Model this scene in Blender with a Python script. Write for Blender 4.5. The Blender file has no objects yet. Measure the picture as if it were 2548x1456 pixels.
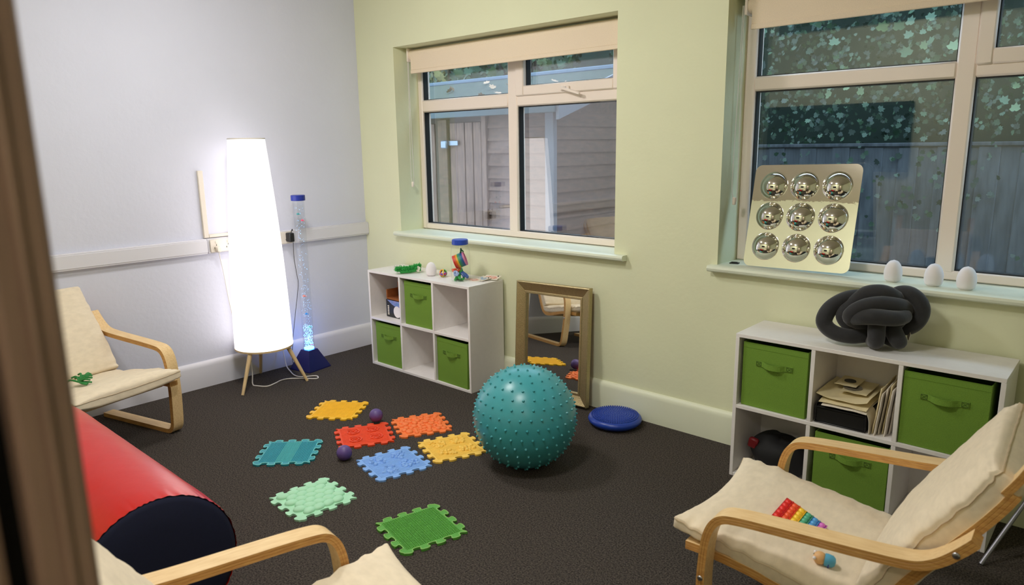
import bpy, bmesh, math, random
from mathutils import Vector, Matrix, noise
random.seed(7)
PI = math.pi
sc = bpy.context.scene
COL = sc.collection

# ------------------------------------------------------------------ camera, world, exposure
def lin(c):
    return tuple(((x/255)/12.92 if x/255 <= .04045 else ((x/255+.055)/1.055)**2.4) for x in c)

cam = bpy.data.cameras.new('camera')
cam_ob = bpy.data.objects.new('camera', cam); COL.objects.link(cam_ob)
CX, CY, CZ, YAW, PIT, ROL, FPX = 4.065, -2.9668, 1.3748, -.7382, .204, -.0148, 1762.2
_f = Vector((math.sin(YAW)*math.cos(PIT), math.cos(YAW)*math.cos(PIT), -math.sin(PIT)))
_r = Vector((math.cos(YAW), -math.sin(YAW), 0)); _u = _r.cross(_f)
_r2 = math.cos(ROL)*_r + math.sin(ROL)*_u; _u2 = -math.sin(ROL)*_r + math.cos(ROL)*_u
_m = Matrix((( _r2.x, _u2.x, -_f.x, CX), (_r2.y, _u2.y, -_f.y, CY), (_r2.z, _u2.z, -_f.z, CZ), (0, 0, 0, 1)))
cam_ob.matrix_world = _m
cam.sensor_width = 36; cam.lens = 36*FPX/2548; cam.clip_start = .02; cam.clip_end = 100
cam.dof.use_dof = True; cam.dof.focus_distance = 3.3; cam.dof.aperture_fstop = 4.5
sc.camera = cam_ob
sc.view_settings.view_transform = 'Standard'; sc.view_settings.look = 'None'
sc.view_settings.gamma = 1; sc.view_settings.use_curve_mapping = False
sc.view_settings.exposure = 1.78
SHADE_L, CEIL_L, SKY_L = .62, 22.0, 1.6
w = bpy.data.worlds.new('dusk'); sc.world = w; w.use_nodes = True
bg = w.node_tree.nodes['Background']; bg.inputs[0].default_value = (.55, .78, 1, 1); bg.inputs[1].default_value = SKY_L
try:
    sc.cycles.use_denoising = True
    sc.cycles.max_bounces = 12; sc.cycles.diffuse_bounces = 5; sc.cycles.glossy_bounces = 6
    sc.cycles.transparent_max_bounces = 16; sc.cycles.transmission_bounces = 8
    sc.cycles.caustics_reflective = False; sc.cycles.caustics_refractive = False
    sc.cycles.sample_clamp_indirect = 4
except Exception: pass

# ------------------------------------------------------------------ materials
MATS = {}
def mat(name, rgb, rough=.6, metal=0, spec=.5, var=0, vscale=20, bump=0, bscale=60, stretch=None, rgb2=None, emit=None, es=0, coat=0, sheen=0, detail=4, trans=0):
    if name in MATS: return MATS[name]
    m = bpy.data.materials.new(name); m.use_nodes = True
    nt = m.node_tree; b = nt.nodes['Principled BSDF']
    c = lin(rgb)
    b.inputs['Base Color'].default_value = (*c, 1); b.inputs['Roughness'].default_value = rough
    b.inputs['Metallic'].default_value = metal; b.inputs['Specular IOR Level'].default_value = spec
    b.inputs['Coat Weight'].default_value = coat; b.inputs['Sheen Weight'].default_value = sheen
    if trans: b.inputs['Transmission Weight'].default_value = trans
    if emit:
        b.inputs['Emission Color'].default_value = (*lin(emit), 1); b.inputs['Emission Strength'].default_value = es
    tc = nt.nodes.new('ShaderNodeTexCoord'); src = tc.outputs['Object']
    if stretch:
        mp = nt.nodes.new('ShaderNodeMapping'); mp.inputs['Scale'].default_value = stretch
        nt.links.new(src, mp.inputs[0]); src = mp.outputs[0]
    if var or rgb2:
        n = nt.nodes.new('ShaderNodeTexNoise'); n.inputs['Scale'].default_value = vscale; n.inputs['Detail'].default_value = detail
        nt.links.new(src, n.inputs['Vector'])
        r = nt.nodes.new('ShaderNodeValToRGB')
        c2 = lin(rgb2) if rgb2 else tuple(x*(1-var) for x in c)
        c1 = c if rgb2 else tuple(min(1, x*(1+var)) for x in c)
        r.color_ramp.elements[0].position = .32; r.color_ramp.elements[1].position = .68
        r.color_ramp.elements[0].color = (*c2, 1); r.color_ramp.elements[1].color = (*c1, 1)
        nt.links.new(n.outputs['Fac'], r.inputs[0]); nt.links.new(r.outputs[0], b.inputs['Base Color'])
    if bump:
        n2 = nt.nodes.new('ShaderNodeTexNoise'); n2.inputs['Scale'].default_value = bscale; n2.inputs['Detail'].default_value = 5
        nt.links.new(src, n2.inputs['Vector'])
        bp = nt.nodes.new('ShaderNodeBump'); bp.inputs['Strength'].default_value = bump; bp.inputs['Distance'].default_value = .01
        nt.links.new(n2.outputs['Fac'], bp.inputs['Height']); nt.links.new(bp.outputs[0], b.inputs['Normal'])
    MATS[name] = m; return m

def glass_mat(name, ior, tint=(1, 1, 1), rough=0.0):
    m = bpy.data.materials.new(name); m.use_nodes = True; nt = m.node_tree; nt.nodes.clear()
    o = nt.nodes.new('ShaderNodeOutputMaterial'); mx = nt.nodes.new('ShaderNodeMixShader')
    fr = nt.nodes.new('ShaderNodeFresnel'); fr.inputs['IOR'].default_value = ior
    t = nt.nodes.new('ShaderNodeBsdfTransparent'); t.inputs[0].default_value = (*tint, 1)
    g = nt.nodes.new('ShaderNodeBsdfGlossy'); g.inputs['Roughness'].default_value = rough
    gm = nt.nodes.new('ShaderNodeNewGeometry'); mu = nt.nodes.new('ShaderNodeMath'); mu.operation = 'MULTIPLY_ADD'; mu.inputs[1].default_value = -1; mu.inputs[2].default_value = 1
    m2 = nt.nodes.new('ShaderNodeMath'); m2.operation = 'MULTIPLY'
    nt.links.new(gm.outputs['Backfacing'], mu.inputs[0]); nt.links.new(mu.outputs[0], m2.inputs[0]); nt.links.new(fr.outputs[0], m2.inputs[1])
    nt.links.new(m2.outputs[0], mx.inputs[0]); nt.links.new(t.outputs[0], mx.inputs[1]); nt.links.new(g.outputs[0], mx.inputs[2])
    nt.links.new(mx.outputs[0], o.inputs[0]); MATS[name] = m; return m

def emit_mat(name, rgb, s):
    m = bpy.data.materials.new(name); m.use_nodes = True; nt = m.node_tree; nt.nodes.clear()
    o = nt.nodes.new('ShaderNodeOutputMaterial'); e = nt.nodes.new('ShaderNodeEmission')
    e.inputs[0].default_value = (*rgb, 1); e.inputs[1].default_value = s
    nt.links.new(e.outputs[0], o.inputs[0]); MATS[name] = m; return m

m_white_wall = mat('white_wall_paint', (209, 211, 226), .75, bump=.12, bscale=35, var=.015, vscale=3)
m_green_wall = mat('green_wall_paint', (222, 224, 190), .75, bump=.12, bscale=35, var=.015, vscale=3)
m_ceiling = mat('ceiling_paint', (208, 200, 188), .9)
m_carpet = mat('carpet_loop', (96, 88, 81), 1, spec=.1, rgb2=(44, 41, 39), vscale=170, bump=.9, bscale=190, detail=3)
m_trim = mat('white_gloss_trim', (216, 215, 223), .45)
m_trim_g = mat('green_gloss_trim', (222, 225, 200), .45)
m_sill = mat('sill_paint', (222, 228, 208), .4)
m_upvc = mat('window_plastic', (240, 226, 214), .35)
m_gasket = mat('window_gasket', (22, 24, 26), .6)
m_glass = glass_mat('window_glass', 2.35); m_glass2 = glass_mat('window_glass_clear', 1.65)
m_blind = mat('blind_fabric', (232, 214, 190), .9, var=.05, vscale=300)
m_melamine = mat('white_melamine', (232, 228, 226), .4, var=.015, vscale=40)
m_binside = mat('bin_green', (112, 147, 58), .95, spec=.2, var=.12, vscale=350, bump=.2, bscale=500)
m_bininner = mat('bin_inner', (25, 28, 16), 1)
m_birch = mat('birch_veneer', (236, 206, 156), .42, rgb2=(222, 187, 134), vscale=26, stretch=(.6, 5, 5))
m_birch_edge = mat('birch_ply_edge', (208, 160, 92), .5, rgb2=(184, 132, 70), vscale=60, stretch=(.4, 3, 3))
m_cushion = mat('cream_canvas', (226, 212, 188), .95, spec=.15, var=.05, vscale=60, bump=.5, bscale=11, stretch=(1, .45, 1), sheen=.1)
m_seam = mat('canvas_seam', (196, 178, 150), .95)
m_steel = mat('steel', (170, 170, 175), .3, 1)
m_jamb = mat('brown_jamb_wood', (128, 104, 88), .55, var=.12, vscale=14, stretch=(6, 6, .6))
m_gap_shade = mat('gap_shade', (14, 12, 12), .9)  # near-black put in for the shade inside the rebate and socket holes
m_black = mat('black_plastic', (20, 20, 22), .45)
m_red_vinyl = mat('red_vinyl', (194, 22, 8), .3, spec=.42, bump=.25, bscale=6)
m_navy = mat('navy_fabric', (11, 19, 52), .85, var=.1, vscale=200)
m_mirror = mat('mirror_silver', (235, 238, 236), .01, 1)
m_gold = mat('champagne_gold', (182, 166, 126), .33, .9, var=.12, vscale=220, bump=.3, bscale=260)
m_gold_lip = mat('gold_lip', (196, 168, 104), .3, .9)
m_chrome = mat('mirror_acrylic', (232, 230, 222), .02, 1)
m_chrome_flat = mat('mirror_acrylic_sheet', (232, 230, 222), .015, 1, bump=.05, bscale=4)
m_egg = mat('egg_white', (235, 230, 232), .6)
m_velvet = mat('charcoal_velvet', (34, 34, 37), .85, sheen=.25, var=.25, vscale=18, bump=.4, bscale=14)
m_legwood = mat('pale_leg_wood', (214, 186, 140), .5, var=.08, vscale=12, stretch=(5, 5, .6))
m_cord = mat('white_cord', (222, 216, 208), .5)
m_beige = mat('beige_plastic', (222, 214, 202), .45)
m_blue = mat('cobalt_plastic', (34, 52, 150), .3)
m_tubeglass = glass_mat('tube_acrylic', 1.5, (.94, .955, .975))
m_jarglass = glass_mat('jar_plastic', 1.4, (.97, .985, .98))
m_teal = mat('teal_rubber', (62, 150, 158), .32, spec=.5, var=.04, vscale=6)
m_discblue = mat('blue_rubber', (28, 62, 158), .35)
m_purple = mat('purple_rubber', (92, 70, 132), .45, var=.12, vscale=14)
m_paper = mat('cream_paper', (226, 212, 170), .9, var=.04, vscale=25)
m_paperw = mat('white_paper', (222, 214, 200), .9)
m_brownbox = mat('brown_card', (150, 84, 34), .8, var=.1, vscale=12)

# ------------------------------------------------------------------ mesh helpers
class MB:
    def __init__(s): s.v = []; s.f = []; s.mi = []
    def add(s, v, f, M=None, mi=0):
        o = len(s.v)
        s.v += [tuple(M @ Vector(p)) for p in v] if M else [tuple(p) for p in v]
        s.f += [tuple(i+o for i in q) for q in f]; s.mi += [mi]*len(f); return s
    def box(s, x0, x1, y0, y1, z0, z1, b=0, M=None, mi=0):
        lo = (min(x0, x1), min(y0, y1), min(z0, z1)); hi = (max(x0, x1), max(y0, y1), max(z0, z1))
        b = min(b, .45*min(hi[i]-lo[i] for i in range(3)))
        if b <= 0:
            v = [(x, y, z) for x in (lo[0], hi[0]) for y in (lo[1], hi[1]) for z in (lo[2], hi[2])]
            return s.add(v, [(0, 1, 3, 2), (4, 6, 7, 5), (0, 4, 5, 1), (2, 3, 7, 6), (0, 2, 6, 4), (1, 5, 7, 3)], M, mi)
        v = []; ix = {}
        for sx in (0, 1):
            for sy in (0, 1):
                for sz in (0, 1):
                    sg = (sx, sy, sz)
                    for a in range(3):
                        ix[sg+(a,)] = len(v)
                        v.append(tuple((hi[k] if sg[k] else lo[k]) + (0 if k == a else (-b if sg[k] else b)) for k in range(3)))
        f = []
        for a in range(3):
            p, q = [k for k in range(3) if k != a]
            for sa in (0, 1):
                def K(sp, sq):
                    sg = [0, 0, 0]; sg[a] = sa; sg[p] = sp; sg[q] = sq; return ix[tuple(sg)+(a,)]
                f.append((K(0, 0), K(1, 0), K(1, 1), K(0, 1)))
            for sp in (0, 1):
                for sq in (0, 1):
                    def E(sa, ax):
                        sg = [0, 0, 0]; sg[a] = sa; sg[p] = sp; sg[q] = sq; return ix[tuple(sg)+(ax,)]
                    f.append((E(0, p), E(1, p), E(1, q), E(0, q)))
        for sx in (0, 1):
            for sy in (0, 1):
                for sz in (0, 1): f.append(tuple(ix[(sx, sy, sz, a)] for a in range(3)))
        return s.add(v, f, M, mi)
    def lathe(s, prof, n=32, M=None, mi=0):
        v = []; f = []; rings = []
        for r, z in prof:
            if r < 1e-6: rings.append([len(v)]); v.append((0, 0, z))
            else:
                rings.append([len(v)+k for k in range(n)])
                v += [(r*math.cos(2*PI*k/n), r*math.sin(2*PI*k/n), z) for k in range(n)]
        for a, b in zip(rings, rings[1:]):
            if len(a) == 1 and len(b) == 1: continue
            for k in range(n):
                k2 = (k+1) % n
                if len(a) == 1: f.append((a[0], b[k], b[k2]))
                elif len(b) == 1: f.append((a[k], a[k2], b[0]))
                else: f.append((a[k], a[k2], b[k2], b[k]))
        return s.add(v, f, M, mi)
    def tube(s, path, r, n=10, closed=False, M=None, mi=0, caps=True):
        P = [Vector(p) for p in path]; N = len(P); v = []; f = []
        rr = r if callable(r) else (lambda t: r)
        T = []
        for i in range(N):
            a = P[(i-1) % N] if (closed or i > 0) else P[i]; b = P[(i+1) % N] if (closed or i < N-1) else P[i]
            T.append((b-a).normalized())
        u = T[0].orthogonal().normalized(); frames = []
        for i in range(N):
            if i: u = (u - T[i]*u.dot(T[i])).normalized()
            frames.append((u.copy(), T[i].cross(u)))
        tw = 0
        if closed:
            e = (frames[-1][0] - T[0]*frames[-1][0].dot(T[0])).normalized()
            tw = math.atan2(e.dot(frames[0][1]), e.dot(frames[0][0]))
        for i in range(N):
            a, b = frames[i]; R = rr(i/max(1, N-1)); o = -tw*i/N
            for k in range(n):
                th = 2*PI*k/n + o
                v.append(P[i] + a*(R*math.cos(th)) + b*(R*math.sin(th)))
        for i in range(N if closed else N-1):
            j = (i+1) % N
            for k in range(n):
                k2 = (k+1) % n; f.append((i*n+k, i*n+k2, j*n+k2, j*n+k))
        if not closed and caps:
            f.append(tuple(range(n))); f.append(tuple((N-1)*n+k for k in range(n)))
        return s.add(v, f, M, mi)
    def sphere(s, c, r, n=16, m=10, sz=1, M=None, mi=0):
        T = Matrix.Translation(c) if M is None else M @ Matrix.Translation(c)
        return s.lathe([(max(0, r*math.sin(PI*i/m)) if 0 < i < m else 0, -r*sz*math.cos(PI*i/m)) for i in range(m+1)], n, T, mi)
    def prism(s, poly, z0, z1, M=None, mi=0):
        n = len(poly)
        v = [(x, y, z0) for x, y in poly] + [(x, y, z1) for x, y in poly]
        f = [tuple(range(n-1, -1, -1)), tuple(range(n, 2*n))] + [(i, (i+1) % n, n+(i+1) % n, n+i) for i in range(n)]
        return s.add(v, f, M, mi)
    def grid(s, fn, nu, nv, M=None, mi=0):
        v = [fn(i/nu, j/nv) for i in range(nu+1) for j in range(nv+1)]
        f = [(i*(nv+1)+j, (i+1)*(nv+1)+j, (i+1)*(nv+1)+j+1, i*(nv+1)+j+1) for i in range(nu) for j in range(nv)]
        return s.add(v, f, M, mi)
    def strip(s, path, width, thick, y0, notch=0, M=None, mi=0, mi_side=None):
        """flat bentwood strip swept along an (x,z) path; width runs along y, side faces may carry ply grooves"""
        h = thick/2; k = notch
        if k:
            side = [(-h, 0), (-h*.38, 0), (-h*.30, -k), (-h*.22, 0), (h*.28, 0), (h*.36, -k), (h*.44, 0), (h, 0)]
        else: side = [(-h, 0), (h, 0)]
        sec = [(a, width/2+b) for a, b in side] + [(a, -width/2-b) for a, b in reversed(side)]
        P = [Vector((x, 0, z)) for x, z in path]; N = len(P); v = []; f = []; n = len(sec); ns = len(side)
        mis = []
        for i in range(N):
            t = (P[min(i+1, N-1)]-P[max(i-1, 0)]).normalized(); nr = Vector((-t.z, 0, t.x))
            for a, y in sec: v.append(P[i]+nr*a+Vector((0, y0+y, 0)))
        o = len(s.v)
        for i in range(N-1):
            for q in range(n):
                q2 = (q+1) % n
                f.append((i*n+q, i*n+q2, (i+1)*n+q2, (i+1)*n+q))
                isside = (q < ns-1) or (ns <= q < n-1)
                mis.append(mi_side if (mi_side is not None and isside) else mi)
        f += [tuple(range(n)), tuple((N-1)*n+q for q in range(n))]; mis += [mi_side if mi_side is not None else mi]*2
        s.add(v, f, M, mi)
        s.mi[-len(f):] = mis
        return s
    def mesh(s, name, mats, smooth=True, ang=38, recalc=True):
        me = bpy.data.meshes.new(name); me.from_pydata(s.v, [], s.f)
        if not isinstance(mats, (list, tuple)): mats = [mats]
        for m in mats: me.materials.append(m)
        if len(mats) > 1: me.polygons.foreach_set('material_index', s.mi)
        if recalc:
            bm = bmesh.new(); bm.from_mesh(me); bmesh.ops.recalc_face_normals(bm, faces=bm.faces); bm.to_mesh(me); bm.free()
        if smooth:
            me.polygons.foreach_set('use_smooth', [True]*len(me.polygons))
            me.set_sharp_from_angle(angle=math.radians(ang))
        me.update(); return me
    def build(s, name, mats, parent=None, loc=(0, 0, 0), rot=(0, 0, 0), kind=None, label=None, **k):
        return ob(name, s.mesh(name, mats, **k), parent, loc, rot, kind, label)

def ob(name, me, parent=None, loc=(0, 0, 0), rot=(0, 0, 0), kind=None, label=None):
    o = bpy.data.objects.new(name, me); COL.objects.link(o)
    o.location = loc; o.rotation_euler = rot; o.parent = parent
    if kind: o['kind'] = kind
    if label: o['label'] = label
    return o
def tag(o, label, cat, group=None):
    o['label'] = label; o['category'] = cat
    if group: o['group'] = group
    return o
def thing(name, label, cat, loc=(0, 0, 0), rz=0, group=None, rot=None):
    o = bpy.data.objects.new(name, None); COL.objects.link(o); o.empty_display_size = .05
    o.location = loc; o.rotation_euler = rot or (0, 0, rz); return tag(o, label, cat, group)
def structure(name, loc=(0, 0, 0)):
    o = bpy.data.objects.new(name, None); COL.objects.link(o); o.location = loc; o['kind'] = 'structure'; return o
def dup(root, loc, rz, label, group=None, skip=(), rot=None):
    r = root.copy(); COL.objects.link(r); r.location = loc; r.rotation_euler = rot or (0, 0, rz); r['label'] = label
    if group: r['group'] = group
    for ch in list(root.children):
        if ch.name.split('.')[0] in skip: continue
        c = ch.copy(); COL.objects.link(c); c.parent = r
        for g in list(ch.children):
            d = g.copy(); COL.objects.link(d); d.parent = c
    return r
def cat(pts, n=8, closed=False):
    P = [Vector(p) for p in pts]; N = len(P); out = []
    for i in range(N if closed else N-1):
        if closed: a, b, c, d = P[i-1], P[i], P[(i+1) % N], P[(i+2) % N]
        else: a, b, c, d = P[max(i-1, 0)], P[i], P[i+1], P[min(i+2, N-1)]
        for k in range(n):
            t = k/n
            out.append(.5*((2*b)+(c-a)*t+(2*a-5*b+4*c-d)*t*t+(3*b-a-3*c+d)*t**3))
    if not closed: out.append(P[-1])
    return out
def cat2(pts, n=8): return [(p.x, p.y) for p in cat([(a, b, 0) for a, b in pts], n)]
def T(*p): return Matrix.Translation(p)
def RZ(a): return Matrix.Rotation(a, 4, 'Z')
def RX(a): return Matrix.Rotation(a, 4, 'X')
def RY(a): return Matrix.Rotation(a, 4, 'Y')

# ------------------------------------------------------------------ the room
XR, YF, ZC = 5.2, -2.856, 2.42
SILL = .835; HEAD = 1.993
O1 = (.385, 2.068); O2 = (2.625, 4.34); WT = .27
MB().box(-.1, XR+.1, -4.3, WT, -.1, 0).build('floor', m_carpet, kind='structure')
MB().box(-.1, XR+.1, -4.3, WT, ZC, ZC+.1).build('ceiling', m_ceiling, kind='structure')
MB().box(-.1, 0, -4.3, 0, 0, ZC).build('wall_left', m_white_wall, kind='structure')
b = MB()
for x0, x1 in ((-.1, O1[0]), (O1[1], O2[0]), (O2[1], XR+.1)): b.box(x0, x1, 0, WT, 0, ZC)
for o in (O1, O2):
    b.box(o[0], o[1], 0, WT, 0, SILL-.03); b.box(o[0], o[1], 0, WT, HEAD, ZC)
b.build('wall_back', m_green_wall, kind='structure')
MB().box(XR, XR+.1, -4.3, 0, 0, ZC).build('wall_right', m_green_wall, kind='structure')
b = MB(); b.box(0, 3.56, -2.99, YF-.004, 0, ZC); b.box(4.54, XR, -2.99, YF-.004, 0, ZC); b.box(3.56, 4.54, -2.99, YF-.004, 2.1, ZC)
b.build('wall_front', m_green_wall, kind='structure')
MB().box(0, XR, -4.3, -4.2, 0, ZC).build('wall_hall', m_ceiling, kind='structure')
# doorway we look through: brown jamb with a rebate groove
d = structure('door_1')
b = MB(); b.box(3.50, 3.63, -2.8835, -2.853, 0, 2.1, .004); b.tube([(3.6305, -2.8675, 0), (3.6305, -2.8675, 2.1)], .0035, 8)
b.build('jamb', m_jamb, d)
MB().box(3.50, 3.605, -2.8955, -2.8835, 0, 2.1).build('rebate', m_gap_shade, d)
MB().box(3.50, 3.628, -3.0, -2.8955, 0, 2.1, .004).build('door_stop', m_jamb, d)
MB().box(4.47, 4.56, -3.0, -2.853, 0, 2.1, .004).build('jamb', m_jamb, d)
MB().box(3.63, 4.47, -3.0, -2.853, 2.06, 2.1, .004).build('head', m_jamb, d)
# skirting boards with a rounded cap
def skirting(name, L, M, m):
    prof = [(0, 0), (.022, 0), (.022, .125), (.019, .14), (.012, .150), (.004, .155), (0, .155)]
    n = len(prof); v = [(0, -a, c) for a, c in prof] + [(L, -a, c) for a, c in prof]
    f = [(i, (i+1) % n, n+(i+1) % n, n+i) for i in range(n)] + [tuple(range(n)), tuple(range(n, 2*n))]
    MB().add(v, f, M).build(name, m, kind='structure', ang=25)
skirting('baseboard_back', XR, T(0, 0, 0), m_trim_g)
skirting('baseboard_left', -YF, T(0, YF, 0) @ RZ(PI/2), m_trim)
# dado cable trunking on the white wall
b = MB(); b.box(0, .03, YF, -1.14, .788, .875, .003); b.box(0, .03, -1.137, -.001, .788, .875, .003)
b.box(.03, .0335, YF, -1.14, .797, .866, .0015); b.box(.03, .0335, -.55, -.001, .797, .866, .0015)
b.build('trim_1', m_trim, kind='structure')
b = MB(); b.box(0, .017, -1.148, -1.118, .878, 1.263, .003); b.box(0, .017, -1.118, -.8, .878, .898, .003)
b.build('trim_2', m_beige, kind='structure')

# windows -----------------------------------------------------------
FY, FD = .19, .075                       # frame front face, frame depth
GY = .213
def frame_ring(b, x0, x1, z0, z1, wl, wr, wb, wt, y0, y1, bev=.006):
    b.box(x0, x0+wl, y0, y1, z0, z1, bev); b.box(x1-wr, x1, y0, y1, z0, z1, bev)
    b.box(x0+wl-.004, x1-wr+.004, y0+.0005, y1, z0, z0+wb, bev); b.box(x0+wl-.004, x1-wr+.004, y0+.0005, y1, z1-wt, z1, bev)
def window(name, O, xg0, mx0, mx1, xg1, zb, zt0, zt1, sash_w, handle):
    wn = structure(name)
    x0, x1 = O
    b = MB(); frame_ring(b, x0, x1, SILL, HEAD, xg0-x0, x1-xg1, zb-SILL, .06, FY, FY+FD); b.build('frame', m_upvc, wn)
    MB().box(mx0, mx1, FY, FY+FD, zb-.01, HEAD-.05, .008).build('mullion', m_upvc, wn)
    b = MB(); b.box(xg0-.008, mx0+.004, FY+.001, FY+FD, zt0, zt1, .008); b.box(mx1-.004, xg1+.008, FY+.001, FY+FD, zt0, zt1, .008)
    b.build('transom', m_upvc, wn)
    s = MB(); frame_ring(s, mx1-.004, xg1+.03, zt1-.02, HEAD-.03, sash_w+.004, .06, zt1 - zt1 + .055, .05, FY-.012, FY+FD-.01)
    so = s.build('opening_sash', m_upvc, wn)
    ps = [(xg0, mx0, zb, zt0), (mx1, xg1, zb, zt0), (xg0, mx0, zt1, HEAD-.06), (mx1+sash_w, xg1-.03, zt1+.035, HEAD-.08)]
    for a, c, e, g in ps:
        p = MB()
        for yy in (0, .022): p.add([((a-c)/2-.01, yy, e-.01), ((c-a)/2+.01, yy, e-.01), ((c-a)/2+.01, yy, g+.01), ((a-c)/2-.01, yy, g+.01)], [(0, 1, 2, 3)])
        p.build('glass_pane', m_glass if handle else m_glass2, wn, ((a+c)/2, GY, 0), (0, 0, math.radians(-1.9 if handle else 0)), recalc=False, smooth=False)
        k = MB(); t = .005
        frame_ring(k, a-.001, c+.001, e-.001, g+.001, t, t, t, t, GY-.008, GY+.03, 0); k.build('gasket', m_gasket, wn)
    if handle:
        h = MB(); hx, hz = handle
        h.box(hx-.03, hx+.03, FY-.022, FY-.011, hz-.011, hz+.011, .003)
        h.box(hx-.012, hx+.012, FY-.04, FY-.02, hz-.010, hz+.010, .004)
        h.box(0, .125, -.007, .007, -.008, .008, .004, T(hx-.005, FY-.036, hz) @ RY(math.radians(17)))
        h.build('handle', m_upvc, wn)
    st = MB(); pr = [(.17, SILL), (-.036, SILL), (-.043, SILL-.004), (-.046, SILL-.013), (-.043, SILL-.023), (-.036, SILL-.028), (.0, SILL-.029), (.17, SILL-.029)]
    def sill(xa, xb, prf):
        n = len(prf); v = [(xa, y, z) for y, z in prf]+[(xb, y, z) for y, z in prf]
        st.add(v, [(i, (i+1) % n, n+(i+1) % n, n+i) for i in range(n)]+[tuple(range(n)), tuple(range(n, 2*n))])
    sill(x0-.03 if x0 < 1 else x0-.03, x1+.075, [(0, SILL), (-.036, SILL), (-.043, SILL-.004), (-.046, SILL-.013), (-.043, SILL-.023), (-.036, SILL-.028), (0, SILL-.029)])
    sill(x0, x1, [(FY, SILL), (0, SILL), (0, SILL-.029), (FY, SILL-.029)])
    st.build('window_sill', m_sill, wn, ang=30)
    return wn
window('window_1', O1, .424, 1.178, 1.253, 1.95, .875, 1.598, 1.675, .058, (1.617, 1.677))
window('window_2', O2, 2.674, 3.447, 3.513, 4.265, .873, 1.598, 1.661, .05, None)
def blind(label, x0, x1, zb, xc, zc):
    t = thing('roller_blind', label, 'blind', (0, .12, 0))
    MB().tube([(x0-.02, .0, HEAD-.045), (x1+.02, .0, HEAD-.045)], .034, 24).build('roller', m_blind, t)
    MB().box(x0, x1, -.0335, -.0315, zb+.02, HEAD-.045, 0).build('fabric', m_blind, t)
    MB().box(x0-.002, x1+.002, -.037, -.028, zb, zb+.024, .003).build('bottom_bar', m_blind, t)
    for xx in (x0-.026, x1+.026): MB().box(xx-.006, xx+.006, -.04, .035, HEAD-.085, HEAD-.003, .003).build('bracket', m_upvc, t)
    pts = cat([(xc-.003, -.03, HEAD-.045), (xc-.006, -.03, HEAD-.3), (xc-.014, -.031, zc+.12), (xc-.012, -.032, zc+.03), (xc, -.033, zc), (xc+.012, -.032, zc+.04), (xc+.004, -.031, HEAD-.3), (xc+.003, -.03, HEAD-.045)], 8)
    c = MB().tube(pts, .0016, 6).build('pull_chain', m_cord, t)
    MB().box(xc-.007, xc+.007, -.04, -.026, zc-.03, zc+.004, .003).build('chain_weight', m_upvc, c)
blind('cream roller blind rolled almost up in the smaller window nearer the corner', .447, 2.02, 1.833, .418, 1.15)
blind('cream roller blind rolled up in the window above the mirrored dome panel', 2.69, 4.29, 1.846, 2.65, 1.13)

# lights that the reflections show: two round ceiling lights
m_ceil_e = emit_mat('ceiling_light_glow', (1, .98, .955), CEIL_L)
for (x, y, lb) in ((1.25, -1.4, 'round white domed ceiling light over the puzzle mats'), (2.65, -2.0, 'round white domed ceiling light over the open carpet in front of the armchairs')):
    t = thing('ceiling_light', lb, 'light', (x, y, ZC), group=None)
    MB().lathe([(0, 0), (.185, 0), (.185, -.02), (.17, -.024), (0, -.024)], 48).build('rim', m_upvc, t)
    MB().lathe([(.165, -.024)]+[(.165*math.cos(PI/2*i/12) if i < 12 else 0, -.024-.10*math.sin(PI/2*i/12)) for i in range(1, 13)], 40).build('diffuser', m_ceil_e, t)
t = thing('ceiling_light', 'added round ceiling light in the unseen hallway, brightening the door jamb', 'light', (4.7, -3.6, ZC))  # added lamp, out of view, put in to brighten the brown jamb
MB().lathe([(0, 0), (.14, 0), (.14, -.03), (.125, -.04), (.125, -.03), (0, -.03)], 32).build('rim', m_upvc, t)
MB().lathe([(0, -.05), (.1, -.045), (.123, -.034), (.123, -.031), (0, -.031)], 32).build('diffuser', emit_mat('jamb_fill_glow', (1, .9, .8), 28), t)

# ------------------------------------------------------------------ cube shelves
WID, DEP, HGT, TH = .915, .278, .618, .015
CELL = (WID-4*TH)/3; CH = (HGT-3*TH)/2
def shelf(label, x, y, rz):
    t = thing('cube_shelf', label, 'shelf', (x, y, 0), rz)
    MB().box(0, WID, 0, DEP, HGT-TH, HGT, .001).build('top_panel', m_melamine, t)
    MB().box(TH, WID-TH, 0, DEP, 0, TH, .001).build('bottom_panel', m_melamine, t)
    for xx in (0, WID-TH): MB().box(xx, xx+TH, 0, DEP, 0, HGT-TH, .001).build('side_panel', m_melamine, t)
    MB().box(TH, WID-TH, 0, DEP-.004, TH+CH, 2*TH+CH, .001).build('middle_shelf', m_melamine, t)
    for i in (1, 2):
        xx = i*(CELL+TH)
        for z0 in (TH, 2*TH+CH): MB().box(xx, xx+TH, .001, DEP-.004, z0, z0+CH, .001).build('divider', m_melamine, t)
    MB().box(TH, WID-TH, DEP-.004, DEP, TH, HGT-TH).build('back_panel', m_melamine, t)
    return t
S1 = (.402, -.3016); S2 = (2.8665, -.3012)
shelf('white six-cube shelf below the smaller window, beside the corner', *S1, .0021)
shelf('white six-cube shelf under the knot cushion', *S2, .0043)
BW, BH, BD = .262, .268, .25
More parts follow.
